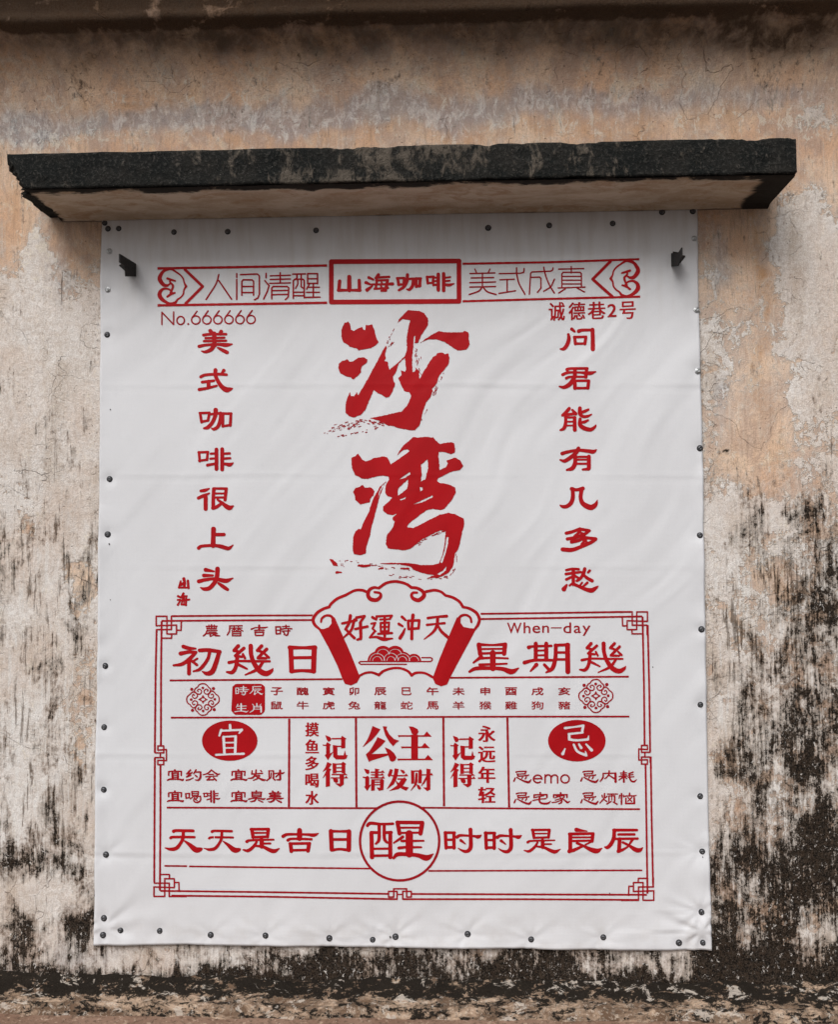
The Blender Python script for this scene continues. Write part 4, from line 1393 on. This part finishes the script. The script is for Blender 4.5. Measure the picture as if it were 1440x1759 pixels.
# date panel
G_NONG = '120,92,14 275,90,14;w12 125,125 265,125;w12 125,92 130,125;w20 195,72 195,125;w12 265,92 262,125;w14 157,74 157,125;w14 234,74 234,125;w12 132,150 275,150;132,150,16 112,200,18 75,232,14;w10 150,175 262,175;w12 128,198 278,195;w18 175,198 178,235;w10 178,238 215,224;212,200,14 258,224,24 315,230,10'
chars(340, 1065, 8.47, G_NONG,
      '462,86,14 640,82,14;460,86,16 456,160,16 425,216,16;w10 480,118 640,116;w12 525,98 525,152;w12 590,98 590,152;w8 520,125 490,152;w8 530,125 555,150;w8 588,125 565,150;594,125,10 650,160,14;L w14 500,170 500,228 620,228 620,168 500,168;w12 500,198 620,198',
      '775,132,18 830,112,12 880,110,12 960,112,20 1012,103,8;w26 890,80 890,145;825,152,16 885,146,12 960,148,16;L w16 828,178 838,224 946,224 956,176 828,178',
      'L w16 1130,100 1138,202 1198,198 1200,98 1130,100;w12 1135,148 1200,148;w16 1280,76 1280,125;w12 1228,95 1328,92;1215,132,16 1290,122,12 1365,128,16;w12 1222,160 1338,158;1312,125,16 1310,190,18 1290,222,18 1248,206,8;1240,176,14 1262,192,12', mat=mat_redline, cell=.34)
G_JI = '''738,370,28 706,405,26;706,405,22 752,418,18;784,388,24 715,448,22;715,450,20 768,456,18;776,436,18 792,466,18;
925,370,26 892,405,24;892,405,20 938,420,18;966,395,24 898,462,22;896,466,20 962,468,18;955,436,18 982,462,20;665,502,24 740,490,18 880,492,18 990,492,16;
730,465,28 718,540,28 690,580,28 648,578,14;740,518,22 808,552,14;838,370,34 842,440,32 865,508,34 910,568,40 960,590,40 1000,572,28 1016,550,6;935,500,20 890,556,24 795,600,10'''
chars(250, 1030, 4.645,
      '''300,374,28 345,388,26 398,390,12;278,430,30 340,418,24 400,420,22;392,428,24 350,472,28 290,514,26 222,524,14;w28 345,492 345,590;w14 412,470 372,494;365,488,18 408,520,20;
430,405,28 500,402,28 592,416,26;586,420,30 562,500,34 532,572,38 490,590,30 452,574,8;510,418,24 492,480,24 435,552,24 380,572,10''',
      G_JI, '''1158,388,36 1165,570,36;1150,382,32 1255,384,22 1352,382,34;1346,388,38 1340,570,38;1160,572,28 1250,566,22 1345,572,30;w22 1170,464 1335,462''')
chars(800, 1030, 4.364,
      '''100,338,32 110,408,30;98,336,22 200,340,14 300,334,24;296,338,32 290,405,30;108,404,16 290,398,16;w12 110,370 290,368;118,428,26 60,472,12;110,440,18 200,436,14 318,440,12;106,488,18 310,480,12;
w40 205,400 205,515;30,540,16 80,516,26 200,514,24 280,520,28 345,540,38 398,514,8''',
      '''474,358,26 510,350,16 645,346,16;w28 527,330 527,450;w28 606,330 606,450;w12 530,382 605,380;w12 530,418 605,416;442,472,26 520,454,20 655,454,18;532,488,28 488,536,10;592,488,20 622,520,22;
678,342,26 674,440,28 652,515,28 605,546,10;672,342,20 775,338,20;766,340,34 768,540,34;w16 680,396 760,396;w16 680,448 760,448''')
ink('printed_character', prims(G_JI, 0, 0, 4.645, M=lambda X_, Y_: (800 + (X_ * 4.364 + 249) / 4.364, 1030 + (Y_ * 4.364 - 18.5) / 4.364)))
# latin words
for ch, a, b, t0, t1 in (('W', 871.5, 894.5, 1069.5, 1088), ('h', 897.5, 908.5, 1069, 1087.5), ('e', 911.5, 924, 1074.5, 1087.5), ('n', 927, 938, 1074.5, 1087), ('–', 940.5, 958, 1077.5, 1079.3),
                         ('d', 960.5, 973, 1069, 1087.5), ('a', 977, 988.5, 1074.5, 1087.5), ('y', 990.5, 1003.5, 1074.5, 1092), ):
    X0, X1 = 871.5 + (a - 871.5) * 1.087, 871.5 + (b - 871.5) * 1.087
    type_char(ch, X0, t0, X1, t1, grow=.22, mat=mat_redline)
chars(875, 1310, 12.52, 'L w22 520,345 705,345;A 615,350,90,82,50,360,26', 'w26 775,265 775,435;L w26 775,320 800,275 835,262 870,268 903,300 905,435;L w26 905,320 935,278 970,264 1010,268 1043,300 1045,435', 'O 1205,350,90,86,26', mat=mat_redline)

# rosettes
ROS = []
for q in range(4):
    for t in ('430,432,44 436,360,42 480,300,40 530,268,38 565,212,38 620,178,40 690,166,40 760,178,40 815,222,38 860,280,38 910,325,40 928,400,42',
              '545,405,40 522,380,34 550,345,34 600,340,34 645,390,36 635,455,36 585,495,38 500,470,40 440,430,40', '820,395,40 848,372,34 822,342,34 775,340,34 722,395,36 740,455,36 795,490,38 870,470,40 925,410,40',
              'E 685,300,42,42', 'E 1004,318,50,50'):
        for n_, k_, p in prims(t, 0, 0, 1):
            p = p.copy()
            X_, Y_ = (p[:, 0] - 690) * 1.0, (p[:, 1] - 655) * 1.0
            for _ in range(q):
                X_, Y_ = -Y_, X_
            ROS.append((n_, k_, np.stack([X_ * 1.03, Y_, p[:, 2]], -1)))
ROS.append((False, 'poly', np.array([(0, -150), (50, -60), (155, 0), (50, 60), (0, 135), (-50, 60), (-155, 0), (-50, -60)], float)))
ROS.append((True, 'poly', np.array([(62, 0), (44, 28), (0, 40), (-44, 28), (-62, 0), (-44, -28), (0, -40), (44, -28)], float)))
for cx_, cy_, s_ in ((348.3, 1201.4, 18), (1024.2, 1195.4, 17.2)):
    ink('printed_rosette', [(n_, k_, np.concatenate([p[:, :2] / s_ + [[cx_, cy_]], p[:, 2:] / s_], 1) if p.shape[1] > 2 else p / s_ + [[cx_, cy_]]) for n_, k_, p in ROS], mat_redline, cell=.28)

# stamp and ovals, with the characters left white
STAMP = '''P 160,265 250,185 300,172 1030,170 1090,190 1165,255 1170,300 1170,960 1150,1040 1050,1130 1000,1135 250,1132 200,1090 130,1010 128,940 150,600'''
STW = '''L w28 262,300 268,470 345,470 352,300 262,300;w22 262,388 350,388;w40 500,250 500,375;w26 395,298 600,288;380,356,28 520,345,24 660,350,30;w26 395,410 620,400;
560,395,34 555,460,34 520,512,34 440,488,20;450,440,22 482,462,22;782,256,26 1050,250,26;800,260,34 788,380,32 700,470,26;w18 835,312 1030,308;w22 815,360 1060,352;860,368,30 842,500,34;
845,505,26 930,440,18;905,385,18 965,435,26 1055,488,38 1110,466,12;990,368,18 935,420,18;330,800,32 282,900,22;w44 430,785 430,1005;w26 325,862 590,855;w26 308,940 580,932;
235,1034,32 430,1010,26 590,1034,36 655,1000,8;w36 915,780 915,860;780,798,26 820,840,24;1050,795,26 1010,838,24;820,870,34 812,980,34 705,1050,28;w26 820,872 1050,868;w48 1045,870 1050,1040;w18 840,916 1030,914;w18 840,960 1030,958'''
cutout = lambda t: ';'.join('- ' + s_.strip() for s_ in t.replace('\n', ' ').split(';') if s_.strip())
ink('printed_stamp', prims(STAMP + ';' + cutout(STW), 390, 1165, 18, ws=1.12), label='rounded red seal with four white characters', cell=.3)
ink('printed_oval', prims('E 562,437,186,135;' + cutout('563,332,15 566,365,15;505,366,16 492,402,12;502,370,12 640,364,13;642,364,16 625,386,10;520,412,16 526,520,15;516,411,10 604,406,11;601,408,16 598,520,15;w9 530,450 595,449;w9 530,485 595,484;470,531,13 560,527,11 655,524,14'), 250, 1160, 3.892, ws=1.2), label='red oval with one white character', cell=.34)
ink('printed_oval', prims('E 901,437,193,139;' + cutout('822,352,15 880,345,11 945,335,14;944,336,15 936,376,14;846,392,13 940,382,12;849,392,15 850,424,15;850,428,14 900,434,14 975,428,14;980,404,6 974,428,14;822,490,8 806,524,18;880,463,13 905,508,14 962,534,16;966,536,12 958,508,6;915,460,12 930,484,16;963,460,10 1000,500,17'), 760, 1160, 3.892, ws=1.2), label='red oval with one white character', cell=.34)
# the twelve hours and their animals
CXS = (475.3, 519.8, 564.5, 608.4, 653.3, 698.6, 743.3, 788, 834, 878.2, 923.7, 970)
for up, lo, cx_ in zip('子醜寅卯辰巳午未申酉戌亥', '鼠牛虎兔龍蛇馬羊猴雞狗豬', CXS):
    hw = 8.5 if up in '卯巳申' else 10.4
    type_char(up, cx_ - hw, 1180.4, cx_ + hw, 1194.2, grow=.4, mat=mat_redline, cell=.3)
    type_char(lo, cx_ - 10.4, 1204.6, cx_ + 10.4, 1218.6, grow=.27, mat=mat_redline, cell=.3)

# auspicious list
SM = dict(mat=mat_redline, cell=.32, grow=.34)
G_YI = '262,165,36 264,190,34;120,204,26 200,194,22 410,196,24;120,204,26 122,282,28;408,200,28 404,285,28;205,235,42 212,368,44;205,235,22 335,232,22;332,236,40 328,368,42;w18 215,281 325,281;w18 215,326 325,326;95,395,24 145,374,32 270,370,26 370,376,30 430,390,38 460,366,8'
YUE = '612,166,30 530,252,30;530,252,26 605,236,20;648,220,28 532,318,28;525,322,24 622,288,18;518,396,28 600,378,24 675,340,14;738,162,28 685,248,22;712,214,24 840,208,24;840,212,34 836,330,40 790,392,34 718,388,12;722,282,24 760,318,28'
HUI = '1085,165,26 1000,240,24 898,272,20;1088,168,20 1160,225,28 1225,262,34 1275,250,12;w18 1020,264 1130,261;955,318,20 1080,305,18 1215,300,22;1062,312,26 1002,382,26;w26 985,388 1130,384;1130,336,24 1190,396,32'
HE = '505,702,26 515,800,26;500,698,22 592,690,22;588,694,24 584,782,24;510,800,22 588,786,22;645,652,28 655,740,28;w20 640,652 795,650;790,655,28 780,740,28;w12 660,695 780,693;w16 655,736 785,734;688,750,18 610,812,20;690,772,16 832,754,18;836,754,24 842,830,26 805,882,30 740,894,26 690,862,22 684,815,14;702,798,16 760,850,20;765,790,18 712,832,18'
FEI = '915,690,22 925,765,22;905,692,20 1000,686,20;996,688,22 990,756,22;920,766,18 995,756,18;w36 1075,642 1078,878;w40 1140,640 1143,892;w18 1012,696 1065,694;w18 1012,746 1065,743;985,832,22 1070,810,22;w20 1160,697 1235,692;w20 1160,747 1226,743;1145,802,18 1210,814,30 1245,816,30 1275,796,8'
chars(280, 1310, 13.09, G_YI, YUE, HUI, HE, FEI, **SM)
chars(280, 1346.6, 13.09, G_YI, **SM)
chars(385 + 4.2, 1310, 13.09, G_YI, **SM)
chars(385 + 4.2, 1346.6, 13.09, G_YI, **SM)
chars(385, 1310, 13.09,
      '625,185,24 622,240,24;615,256,24 860,240,24;716,165,28 702,260,32 635,340,34 538,352,16;820,178,26 842,200,22;w18 700,292 795,286;795,292,26 745,358,28 655,396,20;690,292,16 790,355,32 885,392,42 928,382,12',
      '1008,185,28 1012,345,28;w20 1000,186 1110,183;1104,188,28 1108,330,30;w18 1056,230 1050,330;1048,335,22 955,400,26;1092,348,22 1142,390,30;1140,244,22 1240,232,22 1310,240,30 1350,218,10;1256,178,40 1260,370,40;1250,385,34 1182,384,20;1238,250,24 1160,320,24',
      '720,636,32 720,665,30;625,665,28 630,765,28;w20 620,665 840,663;830,668,28 822,765,28;w12 640,700 820,699;w12 640,735 820,734;w16 630,768 822,766;545,822,24 630,802,20 720,800,20 850,816,28 890,820,34 922,800,8;722,790,34 680,858,30 588,878,14;762,840,18 862,885,24', **SM)
ink('printed_character', prims(G_MEI, 0, 0, 7.33, ws=.47, M=lambda X_, Y_: (385 + (X_ * 7.33 * .895 + 821) / 13.09, 1310 + (Y_ * 7.33 * .895 + 594) / 13.09)), **SM)
G_JI4 = '150,204,26 200,190,22 365,186,24;358,190,26 348,240,24;w18 170,246 350,238;176,246,28 190,288,26;190,290,24 300,286,22 410,272,26;w14 425,262 410,272;290,316,20 270,336,18;372,310,22 345,350,20;132,330,22 105,394,32;168,320,20 260,370,26 350,408,36 420,420,42 455,390,28 478,358,6'
for ox_, oy_ in ((875, 1310), (990.3, 1309.7), (875.6, 1347), (990.3, 1347)):
    chars(ox_, oy_, 12.52, G_JI4, **SM)
chars(875, 1310, 12.52,
      '672,650,34 676,682,32;540,692,24 820,686,24;540,692,26 538,752,28;816,690,28 814,745,28;745,708,20 660,728,18 568,746,18;655,735,34 652,820,34 690,868,36 780,882,36 850,868,34 895,825,6;518,812,22 650,786,18 790,774,22',
      '1110,652,34 1114,684,32;960,692,24 1250,688,24;960,692,26 958,750,26;1246,692,28 1246,745,28;w16 1012,716 1190,713;1085,722,16 990,756,16;1095,738,22 1132,800,26 1122,858,28 1068,884,18;1112,772,16 992,806,16;1112,812,16 1020,846,18 925,856,18;1192,736,18 1132,776,18;1150,772,18 1220,828,30 1262,856,36 1310,828,8', **SM)
chars(985, 1310, 12,
      '746,170,26 740,240,26 700,295,22 658,330,20;622,222,24 616,310,28 560,386,20;620,222,20 880,216,22;874,222,42 878,395,44;748,262,20 842,325,26',
      'w34 1045,182 1048,398;w16 976,214 1110,210;w16 986,250 1106,247;950,286,18 1120,278,16;1040,292,22 950,356,20;1062,292,20 1106,326,20;1240,195,22 1150,226,20;w16 1145,258 1240,246;w18 1138,302 1255,290;1165,222,22 1170,320,26 1205,378,30 1262,390,30 1312,348,6',
      '600,672,24 606,710,24;650,642,28 640,730,26 555,832,20;702,690,20 665,725,14;645,765,18 702,802,20;w20 710,648 915,646;w22 740,690 742,792;w16 740,688 860,682;856,686,28 860,790,28;w16 800,650 798,688;800,700,16 798,770,16;785,800,20 698,852,24;830,812,22 908,856,24',
      '962,672,22 950,730,20;w30 1000,642 1000,852;w16 1038,668 1042,705;w28 1165,632 1165,672;1050,694,20 1180,682,20 1255,688,26 1305,672,10;1132,718,18 1212,800,20;1212,716,18 1132,795,18;w26 1092,738 1090,840;w28 1085,842 1270,840;w34 1262,728 1264,838', **SM)

# middle panels in heavy roman-style type
G_JIDE1 = '''P 540,365 620,395 650,430 625,470 590,480 565,440;P 490,540 550,545 570,495 640,540 620,560 620,715 680,680 585,825 530,740 555,720 555,560 490,555;w20 670,427 840,425;
P 850,375 930,425 910,440 910,600 838,610 838,415;w18 740,572 840,570;P 680,550 760,560 760,740 885,745 905,655 925,735 955,745 930,800 890,815 740,815 690,770'''
G_JIDE2 = '''P 575,870 655,905 600,980 490,1050 545,960;P 580,980 645,1005 620,1040 620,1320 548,1335 548,1105 490,1170 545,1060;P 675,890 740,900 740,1075 680,1080;
P 870,865 925,900 910,925 910,1075 848,1075 848,885;w18 740,907 850,905;w16 740,977 850,975;w16 740,1047 850,1045;P 660,1095 880,1095 900,1075 950,1110 660,1112;P 640,1160 910,1160 930,1130 962,1172 640,1175;
P 808,1115 885,1115 880,1290 815,1335 730,1275 815,1275;P 680,1175 770,1190 775,1240 745,1260 700,1240'''
chars(510, 1230, 10.99, G_JIDE1, G_JIDE2)
chars(729.5, 1230.9, 10.99, G_JIDE1, G_JIDE2)
chars(610, 1230, 9.6,
      '''P 290,168 415,220 350,310 270,400 130,508 200,400 250,290 275,210;P 460,172 525,175 515,215 560,300 640,380 725,408 675,440 630,495 570,430 500,310;
P 370,350 500,408 430,490 350,560 265,630 540,620 545,645 245,740 232,755 180,635 240,580 310,470 350,400;P 495,520 570,550 640,610 680,680 660,730 620,750 580,735 565,690 540,620''',
      '''P 890,172 960,180 1030,215 1045,260 1020,300 970,308 935,285 920,230;P 710,318 1140,318 1185,258 1260,337 735,337 725,348;P 930,310 1035,310 1035,712 930,712;
P 760,505 1100,505 1150,445 1228,524 790,526 775,535;P 697,705 1155,705 1205,645 1280,724 730,726 715,735''',
      '''P 150,870 230,890 235,935 210,955 180,935;P 130,1000 175,1005 205,985 230,1010 230,1145 262,1130 200,1228 155,1170 170,1150 170,1025 130,1015;P 330,868 400,880 380,900 380,1015 330,1015;
P 260,918 430,918 455,895 485,932 260,934;P 265,962 430,962 450,945 475,976 265,976;P 255,1010 440,1012 470,990 490,1027 255,1025;P 268,1045 320,1045 320,1225 268,1230;
P 415,1050 445,1035 475,1060 465,1215 395,1230 360,1180 415,1185;w14 320,1052 415,1052;w13 320,1090 415,1090;w13 320,1132 415,1132''',
      '''P 580,875 620,890 595,975 560,1005 540,975;P 655,865 715,875 690,1010 640,1120 525,1205 600,1080 640,980;P 595,975 820,975 845,950 875,990 600,992;P 750,885 800,895 825,930 800,952 770,925;
P 700,1028 800,1028 815,1010 852,1045 800,1130 720,1200 570,1232 690,1150 765,1050 700,1045;P 670,1060 720,1110 800,1160 885,1180 840,1228 760,1190 690,1120''',
      '''P 925,895 975,905 975,1110 930,1115;P 1050,900 1080,880 1102,905 1095,1105 1045,1105;w15 970,908 1055,906;P 1000,940 1030,940 1030,1080 1000,1150 920,1228 985,1120;
P 1015,1125 1060,1145 1088,1190 1065,1215 1035,1190;P 1180,868 1245,880 1240,900 1240,1210 1190,1235 1130,1180 1185,1180;P 1110,963 1240,963 1262,938 1286,974 1110,977;P 1180,985 1192,1010 1150,1100 1090,1155 1140,1060''')
for ch, cy_ in zip('摸鱼多喝水', (1253, 1282, 1311, 1340.6, 1370.4)):
    type_char(ch, 524, cy_ - 12, 548, cy_ + 12, grow=.3, gx=.7, cell=.3)
for ch, cy_, hh_ in zip('永远年轻', (1260.5, 1295.8, 1330.8, 1365.6), (14, 13.8, 14, 14)):
    type_char(ch, 821.5, cy_ - hh_, 851.5, cy_ + hh_, grow=.3, gx=.8, cell=.3)

# bottom row
G_TIAN = '160,162,48 205,150,40 462,155,42;112,266,36 165,250,36 482,252,34;312,160,42 305,260,46 278,330,44 210,418,52 120,440,46 28,418,10;330,310,20 410,370,54 500,445,82 570,443,60 602,425,10'
G_SHI = '160,106,40 176,200,38;150,104,30 370,102,30;185,149,20 350,148,18;365,105,38 355,196,36;170,202,28 350,196,28;98,256,34 150,240,26 430,232,20;w48 282,236 284,318;w22 290,280 390,280;220,260,26 180,320,34 115,368,36 52,358,12;200,308,22 300,322,34 380,360,44 440,374,46 502,342,10'
chars(280, 1410, 9, G_TIAN)
ink('printed_character', prims(G_TIAN + ';- w12 192,225 192,275', 280, 1410, 9, M=lambda X_, Y_: (X_ + 66.3, Y_ + .5)))
chars(410, 1410, 7.2, G_SHI,
      '548,192,38 600,168,32 752,166,24 860,170,30 930,176,40 986,154,8;752,118,56 752,215,62;608,240,34 660,222,26 900,228,26;640,286,44 650,375,42;630,282,30 880,278,30;870,284,44 856,370,44;640,364,28 860,360,28',
      '1140,128,50 1150,355,48;1132,126,34 1250,130,26 1372,128,36;1365,132,52 1362,358,52;w30 1160,230 1350,230;1150,362,34 1250,350,28 1360,362,34')
ink('printed_character', prims(G_SHI, 0, 0, 7.2, M=lambda X_, Y_: (890 + (X_ * 7.2 * .909 + 22) / 6.545, 1410 + (Y_ * 7.2 * .905 + 8) / 6.545)))
G_SHI2 = '130,172,46 140,395,44;122,172,36 265,172,34;255,176,44 255,395,44;w30 140,275 250,275;140,386,36 262,384,36;300,236,44 345,212,38 450,215,26 560,224,32 610,232,50 655,208,8;495,128,54 498,200,50 500,370,54 470,430,48 420,445,42 360,425,24 315,396,6;355,285,40 422,336,12'
chars(750, 1410, 8.47, G_SHI2)
chars(750 + 69.2, 1410.5, 8.47, G_SHI2)
chars(890, 1410, 6.545,
      '660,100,44 710,108,26 780,116,8;590,152,40 590,335,40;580,148,30 850,142,26;845,146,36 836,228,34;w17 600,186 830,185;w22 600,226 835,222;578,342,40 640,325,34 740,280,20;665,250,26 740,282,24 820,322,44 890,338,50 948,308,6;w16 835,232 760,268',
      '1078,104,30 1340,104,26;1086,106,38 1080,190,40 1050,258,40 1010,298,36 978,294,12;w24 1132,153 1312,152;w24 1100,202 1348,199;1145,206,40 1140,322,40;1130,342,36 1180,325,28 1240,290,16;1290,212,28 1262,254,20;1182,242,24 1250,276,26 1320,322,46 1370,330,42 1406,302,8')
chars(610, 1390, 9,
      '''190,252,42 240,216,46 400,230,36 588,225,34;372,240,44 372,440,48 355,500,40 320,535,26;450,240,44 452,440,46 480,500,40 515,520,26;252,375,58 262,742,62;248,358,42 345,362,40;465,362,40 560,358,44;
545,370,54 545,742,60;w30 270,612 540,610;w34 270,720 540,716;656,205,58 688,375,58;650,204,50 1045,206,48;1040,215,62 1012,375,62;w26 700,286 1000,285;w28 690,366 1015,362;
w108 838,380 840,690;738,428,42 600,520,22;w34 720,492 800,490;900,490,32 1062,488,24;678,600,44 790,586,34;880,588,34 1026,588,24;596,755,38 665,696,58 840,700,52 980,715,60 1110,752,84 1212,690,8''')

# small punctures in the cloth
k = NT('puncture_dark')
mat_hole = k.done((.03, .025, .022), .9)
for hx, hy, hr in ((189, 703, 1.0), (187, 934, 1.3), (189, 1030, .8), (670.5, 1609, 1.6), (1122, 1145.5, .9), (1208, 1472, .9), (1048, 1534, .8)):
    ink('puncture', prims('w%.2f %f,%f %f,%f' % (hr * 1.7, hx, hy, hx + .4, hy + hr), 0, 0, 1), mat_hole, cell=.3)

# ================================================================== IRON BRACKETS
k = NT('rusty_black_iron')
c = k.coord()
mat_iron = k.done(k.mix(k.step(k.noise(c, 90, 5, .7), .45, .7), (.007, .006, .006), (.03, .018, .012)), .7, k.bump(k.noise(c, 200, 4, .7), .4, .002), .3)


def prism(poly, axis, a0, a1):
    """poly in the two other axes, thickness along axis"""
    n = len(poly)
    V = []
    for a in (a0, a1):
        for u, v in poly:
            V.append((a, u, v) if axis == 0 else ((u, a, v) if axis == 1 else (u, v, a)))
    F = [tuple(range(n))[::-1], tuple(range(n, 2 * n))] + [(i, (i + 1) % n, n + (i + 1) % n, n + i) for i in range(n)]
    return V, F


def bracket(side, pts, foot, label):
    """pts: outline of the leaf as (photo x, photo y, distance from the wall)"""
    X0 = at(*pts[0])[0]
    root = bpy.data.objects.new('iron_bracket', None)
    COL.objects.link(root)
    root.location = at(*pts[0])
    tag(root, label, 'bracket', group='iron brackets poking through the banner')
    bpy.context.view_layer.update()
    poly = [(-p[2], at(*p)[2]) for p in pts]
    V, F = prism(poly, 0, X0 - .0025, X0 + .0025)
    link('angle_leaf', mesh('angle_leaf', V, F), mat_iron, root)
    # lower leaf of the angle and the plate it is welded to
    zb = poly[-1][1] + .012
    a, b = sorted((X0 + side * .003, X0 + side * .034))
    V, F = prism([(a, -.0025), (b, -.0025), (b, -foot + .02), (a, -foot)] if side > 0 else [(a, -.0025), (b, -.0025), (b, -foot), (a, -foot + .02)], 2, zb, zb + .005)
    link('angle_leaf', mesh('angle_leaf', V, F), mat_iron, root)
    V, F = prism([(a, zb + .0052), (b, zb + .0052), (b, zb + .038), (a, zb + .044)], 1, -.016, -.010)
    link('plate', mesh('plate', V, F), mat_iron, root)
    return root


bracket(-1, [(234, 454, 0), (206, 436, .19), (206, 450, .19), (215, 458, .13), (216, 475, .12), (233, 475, 0)], .12,
        'rusty iron bracket poking out near the top left corner of the white banner')
bracket(1, [(1154, 435, 0), (1168, 435, .11), (1174, 425, .165), (1174, 440, .165), (1166, 457, .10), (1154, 458, 0)], .10,
        'rusty iron bracket poking out near the top right corner of the white banner')
